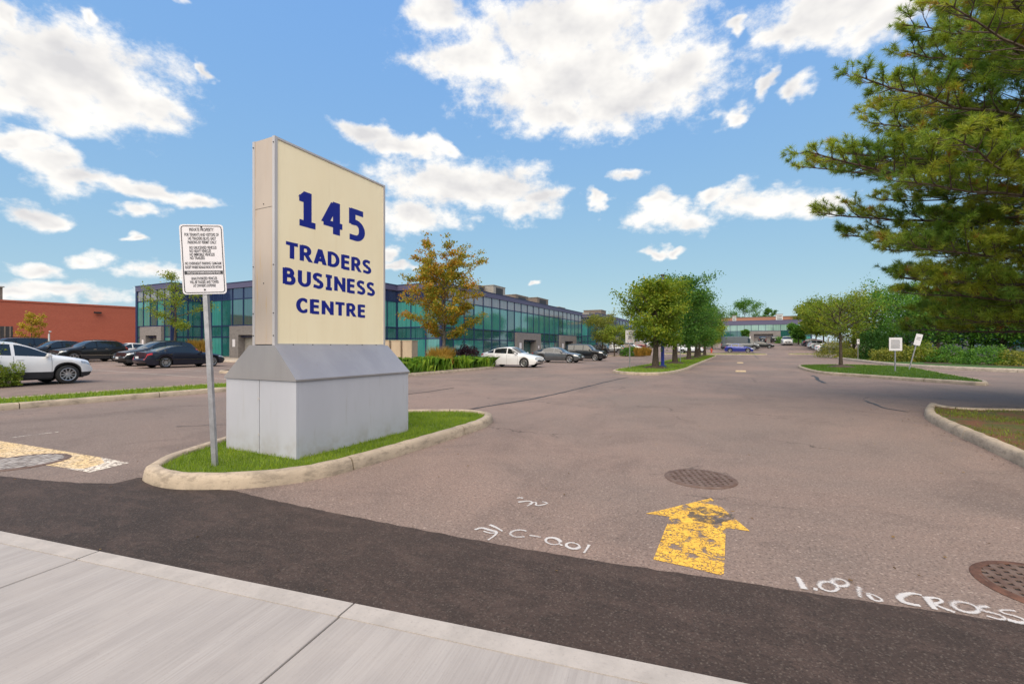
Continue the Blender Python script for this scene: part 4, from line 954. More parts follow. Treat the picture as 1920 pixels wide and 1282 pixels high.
MG_L = glassmat('teal_glass_blinds', (.030, .185, .175), (.050, .260, .235)); MG_D = glassmat('teal_glass', (.012, .075, .078), (.022, .120, .115)); MG_S = glassmat('sky_glass', (.06, .20, .21), (.10, .27, .26))
M_SPG = glassmat('sky_sheen_spandrel', (.17, .165, .19), (.22, .21, .23), .12, .5); M_SPN = glassmat('navy_spandrel', (.012, .022, .075), (.02, .032, .09), .1, .5)  # the grey one has the sky's reflection put into its colour
M_MUL = plain('navy_mullion', (.016, .030, .10), .45, .2); M_FAS = plain('navy_fascia', (.095, .088, .165), .5, .1, .08, 1.); M_GRC = concrete('grey_cladding', (.215, .195, .19), (.175, .16, .158), 1.5, .1)
M_DOOR = plain('dark_recess', (.03, .03, .034), .6); M_RTU = concrete('roof_unit_grey', (.34, .32, .29), (.27, .25, .23)); M_RTB = concrete('roof_unit_brown', (.20, .155, .13), (.15, .12, .10)); M_RTW = plain('white_metal', (.6, .6, .6), .5)
UNIT = None
def unit_mesh(mat):
    k = 'unit_'+mat.name
    if k not in MATS: MATS[k] = MB().box(-.5, .5, -.5, .5, -.5, .5).mesh('piece', mat)
    return MATS[k]
def piece(name, mat, parent, x0, x1, y0, y1, z0, z1):
    o = link(name, unit_mesh(mat), parent, ((x0+x1)/2, (y0+y1)/2, (z0+z1)/2)); o.scale = (x1-x0, y1-y0, z1-z0); return o
LV = dict(sill=.22, a=2.05, b=3.12, c=5.62, d=6.70, top=7.2)
def facade(bld, ax, ay, bx, by, bay, ents=(), z0=0., lv=LV, span=None, rnd=None, light=.7, bare_low=False, first_col=True, blank=(), gl=None):
    """curtain wall section from (ax,ay) to (bx,by), outside on the right hand; child pieces in a local frame (u along, v outward)"""
    r = rnd or random.Random(int(ax*7+ay)); Lh = hypot(bx-ax, by-ay); n = max(1, round(Lh/bay)); bw = Lh/n
    ang = atan2(by-ay, bx-ax)
    sec = empty('facade', (ax, ay, z0), ang); sec.parent = bld     # v: local -y is outward
    ent = lambda k: any(a <= k < b for a, b in ents)
    sp = span or M_SPN
    piece('fascia', M_FAS, sec, -.05, Lh+.05, -.16, .3, lv['d'], lv['top'])
    piece('coping', M_MUL, sec, -.08, Lh+.08, -.20, .34, lv['top'], lv['top']+.06)
    for z in (lv['a'], lv['b'], lv['c']): piece('transom', M_MUL, sec, 0, Lh, -.07, .02, z, z+.10)
    piece('sill', M_GRC, sec, 0, Lh, -.09, .2, -.3, lv['sill'])
    for k in range(n+1):
        w = .16 if (k in (0, n) and first_col) else .05
        lo_ = lv['b'] if (ent(k) and ent(k-1)) else lv['sill']
        piece('mullion', M_MUL, sec, k*bw-w, k*bw+w, -.10 if w > .1 else -.085, .02, lo_, lv['d'])
    for k in range(n):
        u0, u1 = k*bw+.05, (k+1)*bw-.05
        piece('spandrel', sp, sec, u0, u1, -.03, .0, lv['c']+.10, lv['d'])
        piece('pane', gl or (MG_L if r.random() < light else MG_D), sec, u0, u1, -.03, 0, lv['b']+.10, lv['c'])
        if not ent(k):
            piece('pane', MG_D, sec, u0, u1, -.03, 0, lv['a']+.10, lv['b'])
            piece('pane', MG_L if r.random() < light-.15 else MG_D, sec, u0, u1, -.03, 0, lv['sill'], lv['a'])
    for (a, b) in ents:
        u0, u1 = a*bw, b*bw; wd = u1-u0; H = lv['b']-.02; o0, o1 = u0+wd*.27, u0+wd*.80
        piece('portal_wall', M_GRC, sec, u0, o0, -.35, .6, -.3, H); piece('portal_wall', M_GRC, sec, o1, u1, -.35, .6, -.3, H)
        piece('portal_lintel', M_GRC, sec, o0, o1, -.35, .6, H-.85, H); piece('recess_wall', M_DOOR, sec, o0, o1, .55, .62, -.3, H-.85)
        d = piece('door', MG_D, sec, o0+.15, o0+(o1-o0)*.5, .50, .548, 0, H-1.0); piece('door', MG_D, sec, o0+(o1-o0)*.53, o1-.15, .50, .548, 0, H-1.0)
        piece('notice', M_PLATE, sec, u0+wd*.10, u0+wd*.18, -.365, -.352, 1.15, 1.85); piece('notice', M_PLATE, sec, u0+wd*.87, u0+wd*.92, -.365, -.352, 1.15, 1.5)
    return sec
ob = tag(empty('office_building'), 'long two storey teal glass office building with navy roof edge behind the sign', 'building')
LV1 = dict(LV, top=7.2)
facade(ob, -54.5, 24.3, -48.2, 24.3, 1.26, [(1, 4)], .30, LV1, M_SPG, light=.5)
facade(ob, -48.2, 24.3, -48.2, 27.0, 1.35, (), .30, LV1, light=.3)
facade(ob, -48.2, 27.0, -35.0, 27.0, 1.65, [(3, 6)], .30, LV1, light=.45)
facade(ob, -35.0, 27.0, -35.0, 30.0, 1.5, (), .2, LV1)
facade(ob, -35.0, 30.0, -29.5, 30.0, 1.8, (), .2, LV1)
facade(ob, -29.5, 30.0, -29.5, 34.3, 1.45, (), .12, LV1, light=.9)
facade(ob, -29.5, 34.3, -24.3, 34.3, 1.75, (), .12, LV1, light=.9)
facade(ob, -24.3, 34.3, -24.3, 75.6, 1.877, [(8, 12), (16, 20)], .08, LV1, M_SPG, light=.75)
def prism(bld, nm, poly, z0, z1, mat):
    n = len(poly); return MB().add([(x, y, z0) for x, y in poly]+[(x, y, z1) for x, y in poly], [(k, (k+1) % n, n+(k+1) % n, n+k) for k in range(n)]+[tuple(range(n, 2*n))]).build(nm, mat, bld)
core = [(-54.2, 24.6), (-48.5, 24.6), (-48.5, 27.3), (-35.3, 27.3), (-35.3, 30.3), (-29.8, 30.3), (-29.8, 34.6), (-24.95, 34.6), (-24.95, 75.3), (-54.2, 75.3)]
prism(ob, 'wall', core, -.3, 6.9, M_RTU)
for (x0, x1, y0, y1, z1, m, lb) in [(-32.5, -29.5, 53.6, 57.0, 9.7, M_RTU, 'pale grey roof unit nearest the maple'), (-32.5, -30.6, 51.4, 53.2, 9.5, M_RTB, 'narrow brown roof unit touching the pale unit'), (-32.5, -29.5, 60.4, 64.8, 9.15, M_RTB, 'long brown roof unit on the office roof middle'), (-32.5, -29.5, 68.4, 73.2, 9.5, M_RTB, 'tall brown roof unit with louvre toward the far end'), (-28, -26.2, 69.6, 72.6, 7.9, M_RTU, 'low roof unit at the far end of the office')]:
    t_ = tag(empty('roof_unit', ((x0+x1)/2, (y0+y1)/2, 6.9)), lb, 'roof unit', 'roof units on the office building')
    piece('casing', m, t_, -(x1-x0)/2, (x1-x0)/2, -(y1-y0)/2, (y1-y0)/2, 0, z1-6.9); piece('lid', M_RTU, t_, -(x1-x0)/2-.06, (x1-x0)/2+.06, -(y1-y0)/2-.06, (y1-y0)/2+.06, z1-6.9, z1-6.82)
    piece('louvre', M_DOOR, t_, (x1-x0)/2, (x1-x0)/2+.02, -(y1-y0)*.3, (y1-y0)*.3, .5, z1-7.1)
# second block beyond
b2 = tag(empty('office_building'), 'farther teal glass office block with bright navy roof edge behind young trees', 'building')
facade(b2, -31, 84, -24, 84, 1.75, (), .35, LV, light=.5); facade(b2, -24, 84, -24, 150, 3.0, [(3, 6), (11, 14)], .6, LV, M_SPN, light=.5)
prism(b2, 'wall', [(-30.7, 84.3), (-24.9, 84.3), (-24.9, 150), (-60, 150), (-60, 84.3)], .2, 7.3, M_GRC)
for (x, y, w, h, m, lb) in [(-29, 100, 4, 2.2, M_RTB, 'big brown stepped roof unit on the farther block'), (-29, 92, 3, 1.1, M_RTU, 'low grey roof unit on the near end of the farther block'), (-29, 108, 3, 1.7, M_RTB, 'brown roof unit behind the stepped unit')]:
    t_ = tag(empty('roof_unit', (x, y, 7.3)), lb, 'roof unit'); piece('casing', m, t_, -w/2, w/2, -w/2, w/2, 0, h); piece('lid', M_RTU, t_, -w/2-.08, w/2+.08, -w/2-.08, w/2+.08, h, h+.1)
# far building across the end
b3 = tag(empty('office_building'), 'low glass office with navy band and grey entrance closing the end of the drive', 'building')
LV3 = dict(sill=.2, a=1.7, b=3.3, c=5.1, d=5.15, top=6.35)
facade(b3, -11.5, 150, 18, 150, 1.84, [(7, 12)], 2.7, LV3, MG_S, light=.95, gl=glassmat('mint_glass', (.20, .36, .33), (.27, .42, .37)))
prism(b3, 'wall', [(-12, 150.4), (16.5, 150.4), (16.5, 175), (-12, 175)], 2.4, 8.9, M_GRC)
BRK_ = (.30, .125, .075)
def brickmat(name, c, c2, mortar, scale=4.6):
    m, nt, b = newmat(name); T = NT(nt); p = T.obj(); bk = T.n('ShaderNodeTexBrick'); T.L.new(T.mapv(p, (1, 1, 1), (pi/2, 0, 0)), bk.inputs['Vector'])
    bk.inputs['Scale'].default_value = scale; bk.inputs['Color1'].default_value = (*c, 1); bk.inputs['Color2'].default_value = (*c2, 1); bk.inputs['Mortar'].default_value = (*mortar, 1); bk.inputs['Mortar Size'].default_value = .018
    st = T.ramp(T.noise(T.mapv(T.pos(), (.25, .25, 1.6)), .8, 5, .6), .35, .7)
    T.set(b.inputs['Base Color'], T.mix(T.math('MULTIPLY', st, .45), bk.outputs[0], tuple(x*.72 for x in c))); b.inputs['Roughness'].default_value = .9
    T.set(b.inputs['Normal'], T.bump(bk.outputs['Fac'], -.3, .01)); return m
M_BRK = brickmat('red_brick', (.37, .092, .054), (.31, .072, .043), (.27, .10, .07)); M_BRKO = brickmat('orange_brick', (.36, .17, .11), (.32, .15, .10), (.28, .16, .12))
piece('brick_penthouse', M_BRKO, b3, -7, 16.9, 156, 174, 8.8, 10.35); piece('penthouse_coping', M_RTB, b3, -7.1, 17, 155.9, 174.1, 10.35, 10.5)
for x, w, h, lb in ((-2.2, 1.0, 1.6, 'narrow white vent on the left of the far roof'), (9.4, 1.7, 1.7, 'white louvred unit on the right of the far roof')):
    t_ = tag(empty('roof_unit', (x+1, 151.5, 9.05)), lb, 'roof unit'); piece('casing', M_RTW, t_, -w/2, w/2, -.5, .5, 0, h); piece('cap', M_RTU, t_, -w/2-.1, w/2+.1, -.6, .6, h, h+.12)
    for k in range(3): piece('louvre', M_DOOR, t_, -w*.36, w*.36, -.53, -.5, .3+.4*k, .45+.4*k)
# brick building at the left
bb = tag(empty('brick_building', (-61.0, 21.6, 0), 0), 'long red brick building with a dark louvred opening at the left edge', 'building')
wa = atan2(26.4-16.8, 2.0); brk = empty('brick_wall_frame')
bpy.data.objects.remove(brk)
bb.rotation_euler = (0, 0, wa)      # local x runs along the wall, local -y outward
o = MB().box(-48, 32, 0, 26, -.4, 5.72).build('wall', M_BRK, bb); piece('coping', M_BRK, bb, -48.1, 32.1, -.06, .3, 5.72, 5.88); piece('roof', M_RTU, bb, -48, 32, .3, 26, 5.70, 5.76)
def brick_local(px, py):
    a = (px-960)/FP; d = Vector((a*cos(TH)-sin(TH), a*sin(TH)+cos(TH))); nx_, ny_ = -sin(wa), cos(wa); c = Vector((-61.0, 21.6))
    t = (c.x*nx_+c.y*ny_)/(d.x*nx_+d.y*ny_); q = d*t-c; return (q.x*cos(wa)+q.y*sin(wa), CH+(HY-py)/FP*t)
u1, zt_ = brick_local(24, 612); u0, _ = brick_local(-60, 612); _, zb_ = brick_local(0, 642)
piece('opening', M_DOOR, bb, u0, u1, -.02, .05, .9, zt_)
for k in range(8): piece('louvre_bar', M_RTB, bb, u0+(u1-u0)*(k+.5)/8-.05, u0+(u1-u0)*(k+.5)/8+.05, -.05, -.021, .9, zt_)
ul, zl_ = brick_local(182, 586); lf = empty('wall_lamp', (ul, -.02, zl_)); lf.parent = bb
piece('lamp_bracket', M_DARKMET, lf, -.06, .06, -.18, 0, -.06, .06); piece('lamp_head', M_DARKMET, lf, -.30, .30, -.36, -.16, -.10, .06)
u5, z5 = brick_local(2, 552); t_ = tag(empty('roof_unit', (-61+cos(wa)*(u5-1)-sin(wa)*3, 21.6+sin(wa)*(u5-1)+cos(wa)*3, 5.7)), 'small brown roof box on the brick building at the left edge', 'roof unit'); piece('casing', M_RTB, t_, -1.6, 1.2, -1, 1, 0, 1.5); piece('lid', M_RTU, t_, -1.7, 1.3, -1.1, 1.1, 1.5, 1.6)
# building behind the trees at right
b4 = tag(empty('office_building'), 'dim teal glass office behind the trees under the pine', 'building')
facade(b4, 30, 130, 30, 38, 3.6, (), .3, LV, light=.3)
prism(b4, 'wall', [(30.6, 38.2), (30.6, 130), (60, 130), (60, 38.2)], 0, 6.9, M_GRC)
facade(b4, 30, 38, 60, 38, 3.6, (), .3, LV, light=.3)
# ------------------------------------------------------------------ small site furniture
M_TAN = plain('tan_cabinet', (.50, .39, .275), .5, 0, .06, 2)
for k in range(3):
    c = AT(727+21*k, 36.0-.4*k); t_ = tag(empty('utility_cabinet', (c[0], c[1], gz(*c)+.14), .1), ['tan utility cabinet half hidden by the sign, leftmost of three', 'tan utility cabinet in the middle of three', 'tan utility cabinet rightmost of three beside the maple'][k], 'cabinet', 'tan utility cabinets behind the sign')
    piece('body', M_TAN, t_, -.42, .42, -.4, .4, .12, 1.68); piece('lid', M_TAN, t_, -.45, .45, -.43, .43, 1.68, 1.74); piece('plinth', M_KERB, t_, -.5, .5, -.5, .5, -.3, .12)
    piece('door', M_TAN, t_, -.37, .37, -.415, -.40, .2, 1.6); piece('door', M_TAN, t_, .40, .415, -.34, .34, .2, 1.6)
x, y = -4.5, 31.3
bp = tag(empty('light_pole', (x, y, gz(x, y)+.12)), 'bright blue pole on the median between the first two trees', 'pole'); MB().tube([(0, 0, 0), (0, 0, 6.0)], [.11, .085], 12).build('shaft', plain('blue_pole_paint', (.022, .045, .36), .4), bp, 50)
MB().box(-.2, .2, -.2, .2, -.05, .12).build('base', plain('blue_base', (.06, .09, .30), .5), bp); MB().box(-.12, .12, -.12, .12, 6.0, 6.1).build('pole_cap', M_DARKMET, bp)
x, y = AT(1334, 80); hy = tag(empty('fire_hydrant', (x, y, gz(x, y)+.12)), 'small red hydrant on the grass beside the last median tree', 'hydrant'); M_HYD = plain('hydrant_red', (.5, .06, .035), .5)
MB().lathe([(0, 0), (.2, 0), (.2, .06), (.13, .08), (.13, .55), (.17, .57), (.17, .62), (.12, .72), (.04, .80), (0, .82)], 14).build('barrel', M_HYD, hy, 40)
for s in (-1, 1): MB().tube([(0, 0, .45), (s*.24, 0, .45)], .07, 10).build('nozzle', M_HYD, hy, 40)
MB().tube([(0, 0, .42), (0, -.26, .42)], .09, 10).build('nozzle', M_HYD, hy, 40)
x, y = AT(92, 36); pp = tag(empty('standpipe', (x, y, gz(x, y))), 'slim white curved standpipe behind the cars at the brick wall', 'pipe'); MB().tube([(0, 0, 0), (0, 0, 2.1), (.1, 0, 2.3), (.25, 0, 2.3)], .06, 8).build('pipe', M_RTW, pp, 40)
# ------------------------------------------------------------------ vegetation
def leaf_cards(C, size, rng, droop=0., aspect=.55, nrm=None):
    """pointed leaf quads at centres C (n,3); returns V,F"""
    n = len(C); s = (size*rng.uniform(.6, 1.35, n))[:, None]
    a = rng.normal(size=(n, 3)); a[:, 2] -= droop; a /= np.linalg.norm(a, axis=1)[:, None]
    b = rng.normal(size=(n, 3)); b -= (b*a).sum(1)[:, None]*a; b /= np.linalg.norm(b, axis=1)[:, None]
    c = np.cross(a, b)
    V = np.empty((n, 4, 3)); V[:, 0] = C-a*s*.5; V[:, 1] = C+b*s*aspect*.5+c*s*.06; V[:, 2] = C+a*s*.5; V[:, 3] = C-b*s*aspect*.5+c*s*.06
    return V.reshape(-1, 3), np.arange(4*n).reshape(n, 4)
def tubes_np(segs, n=6):
    m = MB()
    for pts, rad in segs: m.tube(pts, rad, n, False)
    return m
def deciduous(name, label, x, y, H, th, tr, R, nleaf, lsize, mat, seed, cat='tree', group=None, bark=None, shape='oval', nprim=26, up=.5, sparse=1., zoff=.12, sub=5, multi=1, spread=.30, mound=False, droop=.2):
    rng = np.random.default_rng(seed); r_ = random.Random(seed)
    root = tag(empty(name, (x, y, gz(x, y)+zoff)), label, cat, group)
    segs = []; tips = []
    def prof(t):
        if shape == 'oval': return sqrt(max(0, 1-((t-.42)/.60)**2))
        if shape == 'fan': return .35+.65*min(1, t*1.9) if t < .55 else 1-.55*(t-.55)/.45
        if shape == 'vase': return (.55+.45*min(1, t*3)) if t < .45 else 1-.62*((t-.45)/.55)**1.1
        if shape == 'maple': return .80+.20*t/.3 if t < .3 else 1-.45*(t-.3)/.7
        if shape == 'cone': return 1-.9*t
        if shape == 'col': return (1-abs(t-.35)*.7) if t < .85 else .55*(1-t)/.15
        return 1.
    trunk = [(0, 0, -.15)]; k = 7; px_ = py_ = 0
    for i in range(1, k+1):
        px_ += r_.uniform(-.03, .03)*H/6; py_ += r_.uniform(-.03, .03)*H/6; trunk.append((px_, py_, H*.93*i/k))
    rad = [tr*(1.25 if i == 0 else 1-.92*i/k)+.008 for i in range(k+1)]
    segs.append((trunk, rad))
    def trunk_at(z):
        f = z/(H*.93)*k; i = min(k-1, max(0, int(f))); a, b = trunk[i], trunk[i+1]; f -= i
        return Vector((a[0]+(b[0]-a[0])*f, a[1]+(b[1]-a[1])*f, z)), rad[i]+(rad[i+1]-rad[i])*f
    for i in range(nprim):
        t = (i+.5)/nprim; z = th+(H*.90-th)*t**1.0*.92; az_ = i*2.399+r_.uniform(-.4, .4)
        L = R*prof(t)*r_.uniform(.60, 1.18); o_, r0 = trunk_at(z)
        rise = L*(up+(1.9 if shape == 'maple' else .5)*t)*r_.uniform(.7, 1.2)
        pts = []; N = 5
        for j in range(N+1):
            f = j/N; pts.append(o_+Vector((cos(az_)*L*f+r_.uniform(-.05, .05)*L*f, sin(az_)*L*f+r_.uniform(-.05, .05)*L*f, rise*f**1.15-.0*f)))
        rb = max(.012, min(r0*.55, .022*L+.01)); segs.append((pts, [rb*(1-.85*j/N)+.004 for j in range(N+1)]))
        for j in range(2, N+1): tips.append((pts[j], .6+.4*j/N, L))
        for q in range(sub):
            f = r_.uniform(.35, 1.0); b_ = pts[int(f*N)]; a2 = az_+r_.choice((-1, 1))*r_.uniform(.4, 1.1); l2 = L*r_.uniform(.22, .48)
            e_ = b_+Vector((cos(a2)*l2, sin(a2)*l2, l2*r_.uniform(.1, .9)*(.4+up))); md = (b_+e_)/2+Vector((0, 0, -.04*l2))
            segs.append(([b_, md, e_], [rb*.4, rb*.25, .004])); tips += [(md, .8, L), (e_, 1., L), ((md+e_)/2, 1., L)]
    T = np.array([tuple(p) for p, w, L in tips]); wts = np.array([w for p, w, L in tips]); wts /= wts.sum()
    idx = rng.choice(len(T), nleaf, p=wts); C = T[idx]+rng.normal(size=(nleaf, 3))*np.array([spread, spread, spread*.75])*R*.42*sparse
    C = C[C[:, 2] > th*.55]
    V, F = leaf_cards(C, lsize, rng, droop)
    cr = link('crown', npmesh('crown', V, F, mat, np.clip(rng.uniform(0, 1, len(C)), 0, 1)), root)
    tubes_np(segs).build('trunk', bark or M_BARK, root, 60)
    if mound: MB().lathe([(0, .16), (.3, .14), (.65, .06), (.9, -.02)], 16).build('mulch_ring', M_SOIL, root, 60)
    return root
L_MAPLE = leafmat('maple_autumn', [(0, (.09, .15, .018)), (.38, (.22, .22, .022)), (.62, (.37, .25, .024)), (.82, (.43, .19, .02)), (1, (.42, .11, .02))], .42, clump=.8)
L_LIND = leafmat('linden_leaves', [(0, (.025, .085, .014)), (.5, (.06, .155, .022)), (.85, (.12, .22, .028)), (1, (.22, .25, .03))], .36)
L_LINY = leafmat('linden_yellow', [(0, (.07, .13, .014)), (.5, (.15, .225, .02)), (.85, (.27, .29, .025)), (1, (.42, .33, .03))], .42)
L_LOC = leafmat('locust_leaves', [(0, (0.093, 0.155, 0.019)), (.5, (0.178, 0.240, 0.025)), (1, (0.310, 0.310, 0.046))], .4)
L_GRN = leafmat('green_leaves', [(0, (0.028, 0.085, 0.012)), (.5, (0.070, 0.178, 0.022)), (.9, (0.155, 0.295, 0.031)), (1, (0.248, 0.341, 0.046))], .35, clump=.6)
L_OLV = leafmat('olive_leaves', [(0, (.085, .115, .022)), (.5, (.165, .19, .03)), (1, (.27, .24, .05))], .4)
L_YEL = leafmat('yellow_leaves', [(0, (0.217, 0.171, 0.019)), (.5, (0.372, 0.264, 0.031)), (1, (0.420, 0.341, 0.046))], .4)
L_PUR = leafmat('purple_leaves', [(0, (.018, .008, .014)), (.6, (.035, .012, .022)), (1, (.06, .02, .03))], .2)
L_CED = leafmat('cedar_leaves', [(0, (0.019, 0.070, 0.012)), (.6, (0.046, 0.132, 0.019)), (1, (0.093, 0.186, 0.031))], .25)
L_BSH = leafmat('bush_leaves', [(0, (0.078, 0.109, 0.019)), (.5, (0.171, 0.194, 0.028)), (1, (0.341, 0.279, 0.039))], .3)
L_GRG = leafmat('feather_grass', [(0, (.16, .13, .02)), (.4, (.36, .22, .04)), (1, (.50, .30, .07))], .35)
L_LILY = leafmat('lily_leaves', [(0, (.03, .09, .014)), (.5, (.14, .29, .025)), (1, (.38, .48, .05))], .35)
# feature maple in the planting bed
deciduous('maple_tree', 'orange and green young maple in the bed beside the glass building', -17.8, 25.4, 6.7, 1.8, .13, 2.65, 21000, .15, L_MAPLE, 11, bark=M_BARKG, shape='maple', nprim=34, up=.30, sub=7, sparse=.42, zoff=.14)
# locust before the left building
deciduous('locust_tree', 'feathery pale green locust tree in front of the left facade', *AT(327, 37.5), 7.0, 2.4, .13, 3.1, 4200, .15, L_LOC, 5, bark=M_BARK, shape='fan', nprim=11, up=.28, sub=6, sparse=.55, spread=.30)
deciduous('small_tree', 'small yellow leaved tree against the brick wall', *AT(59, 40), 4.1, 1.2, .05, .95, 1800, .16, L_YEL, 6, shape='oval', nprim=14, sub=3)
# median tree row
MT = [(29.6, 5.7, 1.95, L_LINY, 'yellow green first tree of the median row beside the blue pole', .24), (38.3, 7.1, 2.4, L_LIND, 'second tree of the median row, tall and dark green', .25), (51, 7.5, 2.8, L_LIND, 'third tree of the median row with thick trunk', .27), (58, 7.6, 2.7, L_LIND, 'fourth tree of the median row', .24), (65, 7.5, 2.8, L_LIND, 'fifth tree of the median row', .24), (73.5, 7.2, 2.8, L_LINY, 'last tree of the median row, tinged yellow', .26)]
for i, (y, H, R, m, lb, tr) in enumerate(MT):
    deciduous('linden_tree', lb, -4.7+.15*(i % 2), y, H, 1.25, tr*.85, R, 17000 if i < 3 else 12000, .16, m, 20+i, group='trees along the median', shape='oval', nprim=30, up=.42, sub=6, sparse=.9, mound=True)
# right island tree
deciduous('crab_tree', 'small sparse olive tree in a mulch ring on the right island', *AT(1577, 29.6), 4.6, 1.9, .115, 2.3, 3800, .115, L_LINY, 31, shape='vase', nprim=22, up=.45, sub=6, sparse=.7, mound=True)
# young trees left of the median
deciduous('young_tree', 'pale young tree in front of the farther block', *AT(1130, 74), 6.3, 2.0, .12, 3.0, 5200, .24, L_OLV, 41, shape='fan', nprim=18, up=.4)
deciduous('young_tree', 'bright green young tree beside the farther block', *AT(1152, 70), 4.2, 1.3, .10, 2.0, 4200, .22, L_LOC, 42, shape='oval', nprim=16)
# trees by and behind the far building
for i, (px, Y, H, R, m, lb) in enumerate([(1397, 165, 16.0, 5.5, L_GRN, 'dark round tree rising behind the far building roof'), (1441, 175, 15.0, 2.6, L_GRN, 'small tree tip behind the far building roof'), (1497, 104, 4.2, 2.0, L_GRN, 'low green tree at the right end of the far building'), (1530, 96, 8.4, 3.6, L_LOC, 'yellow green tree over the right parking row'), (1398, 122, 3.6, .8, L_GRN, 'small dark tree before the far building glass'), (1335, 95, 5.6, 2.2, L_LINY, 'orange tinged tree past the end of the median'), (1518, 130, 9.5, 4.0, L_OLV, 'tall olive tree beyond the right parking row'), (1545, 84, 8.0, 3.6, L_LOC, 'broad yellow green tree above the black wagon')]):
    deciduous('background_tree', lb, *AT(px, Y), H, 1.2 if H < 6 else 2.2, .16, R, 7500, .42, m, 50+i, shape='oval', nprim=18, sub=4, group='background trees', sparse=1.)
# green wall of trees under and behind the pine
for i, (px, Y, H, R, m, lb, th) in enumerate([(1600, 62, 7.5, 3.2, L_OLV, 'olive tree behind the cedars', .7), (1640, 58, 8.5, 3.4, L_LOC, 'light green tree behind the cedar columns', .7), (1700, 52, 8.5, 3.6, L_GRN, 'green tree behind the square notice', .7), (1758, 44, 7.0, 3.3, L_GRN, 'dark trunked green tree behind the tilted plate', 1.3), (1822, 44, 7.5, 3.4, L_GRN, 'leafy green tree under the middle of the pine', .9), (1880, 42, 8.0, 3.6, L_GRN, 'bright leafed tree at the right edge under the pine', .9), (1960, 40, 8.0, 3.6, L_GRN, 'green tree just past the right edge', 1.6)]):
    deciduous('shade_tree', lb, *AT(px, Y), H, th, .2, R, 9000, .23, m, 70+i, shape='oval', nprim=24, sub=5, group='trees behind the right verge')
def shrub(name, label, x, y, rx, ry, h, n, size, mat, seed, cat='shrub', group=None, z=.12, shape='dome', stems=5, droop=.0):
    rng = np.random.default_rng(seed); root = tag(empty(name, (x, y, gz(x, y)+z)), label, cat, group)
    d = rng.normal(size=(n, 3)); d /= np.linalg.norm(d, axis=1)[:, None]; d[:, 2] = np.abs(d[:, 2]); rr_ = rng.uniform(.45, 1.0, n)**.5
    lump = 1+.18*np.sin(d[:, 0]*5+seed)*np.cos(d[:, 1]*6+seed*2)+.12*np.sin(d[:, 2]*9+seed)
    C = d*(rr_*lump)[:, None]*np.array([rx, ry, h])
    if shape == 'col': t = rng.uniform(0, 1, n); a = rng.uniform(0, 2*pi, n); q = np.sqrt(rng.uniform(.4, 1, n))*(np.where(t < .8, 1-.35*np.abs(t-.25), (1-t)/.2*.72))*(1+.15*np.sin(a*5+t*14)); C = np.c_[cos_(a)*q*rx, sin_(a)*q*ry, t*h]
    V, F = leaf_cards(C, size, rng, droop); link('foliage', npmesh('foliage', V, F, mat, rng.uniform(0, 1, n)), root)
    m = MB(); r_ = random.Random(seed)
    for k in range(stems): a = r_.uniform(0, 6.28); f = r_.uniform(.2, .7); m.tube([(0, 0, -.1), (cos(a)*rx*f*.5, sin(a)*ry*f*.5, h*.4), (cos(a)*rx*f, sin(a)*ry*f, h*.75)], [.02, .014, .006], 5)
    m.build('stems', M_BARK, root); return root
shrub('purple_bush', 'dark purple leaved bush in the bed right of the maple', -17.0, 26.9, .95, .95, 1.65, 3800, .11, L_PUR, 3, 'bush')
c = AT(8, 14.2); shrub('round_bush', 'leafy green bush cut by the left edge before the white crossover', AT(-10, 15.6)[0], AT(-10, 15.6)[1], .70, .70, 1.3, 6000, .075, L_LOC, 4, 'bush', z=.05)
def blades(name, label, x, y, rx, ry, h, n, w, mat, seed, cat='plant', group=None, z=.12, fan=.45, tip=.6):
    rng = np.random.default_rng(seed); root = tag(empty(name, (x, y, gz(x, y)+z)), label, cat, group)
    a = rng.uniform(0, 2*pi, n); q = np.sqrt(rng.uniform(0, 1, n)); bx, by = cos_(a)*q*rx*.6, sin_(a)*q*ry*.6
    la = a+rng.normal(0, .8, n); hh = h*rng.uniform(.55, 1.1, n)*(1-.45*q**3); ln = hh*rng.uniform(.05, fan, n); wa_ = rng.uniform(0, 2*pi, n)
    V = np.empty((n, 5, 3)); dx, dy = cos_(wa_)*w, sin_(wa_)*w
    m1 = np.c_[bx+cos_(la)*ln*.35, by+sin_(la)*ln*.35, hh*.62]; V[:, 0] = np.c_[bx-dx*.5, by-dy*.5, 0*hh]; V[:, 1] = np.c_[bx+dx*.5, by+dy*.5, 0*hh]
    V[:, 2] = m1+np.c_[dx, dy, 0*dx]; V[:, 4] = m1-np.c_[dx, dy, 0*dx]; V[:, 3] = np.c_[bx+cos_(la)*ln, by+sin_(la)*ln, hh*(1-.15*tip)]
    link('blades', npmesh('blades', V.reshape(-1, 3), np.arange(5*n).reshape(n, 5), mat, rng.uniform(0, 1, n)), root); return root
blades('feather_grass', 'golden feather grass clump before the maple trunk', -16.6, 23.3, 1.15, 1.15, 1.5, 2600, .014, L_GRG, 9, 'ornamental grass', fan=.5)
blades('feather_grass', 'low golden grass clump in front of the taller golden clump', -15.6, 22.2, .8, .8, .95, 1500, .014, L_GRG, 10, 'ornamental grass', fan=.5)
blades('feather_grass', 'golden grass behind the black coupe at the left facade', *AT(372, 39.5), 1.9, 1.0, 1.9, 2600, .02, L_GRG, 12, 'ornamental grass', fan=.4)
for i, (px, Y, lb) in enumerate([(1198, 66, 'golden grass clump at the end of the far left row'), (1212, 68, 'pale grass clump beside the golden clump of the far left row')]): blades('feather_grass', lb, *AT(px, Y), 1.0, 1.0, 1.5, 900, .03, L_GRG, 14+i, 'ornamental grass')
shrub('green_bush', 'dark green bush left of the grass clumps in the far left row', *AT(1182, 68), 1.5, 1.5, 1.5, 2200, .2, L_GRN, 15, 'bush')
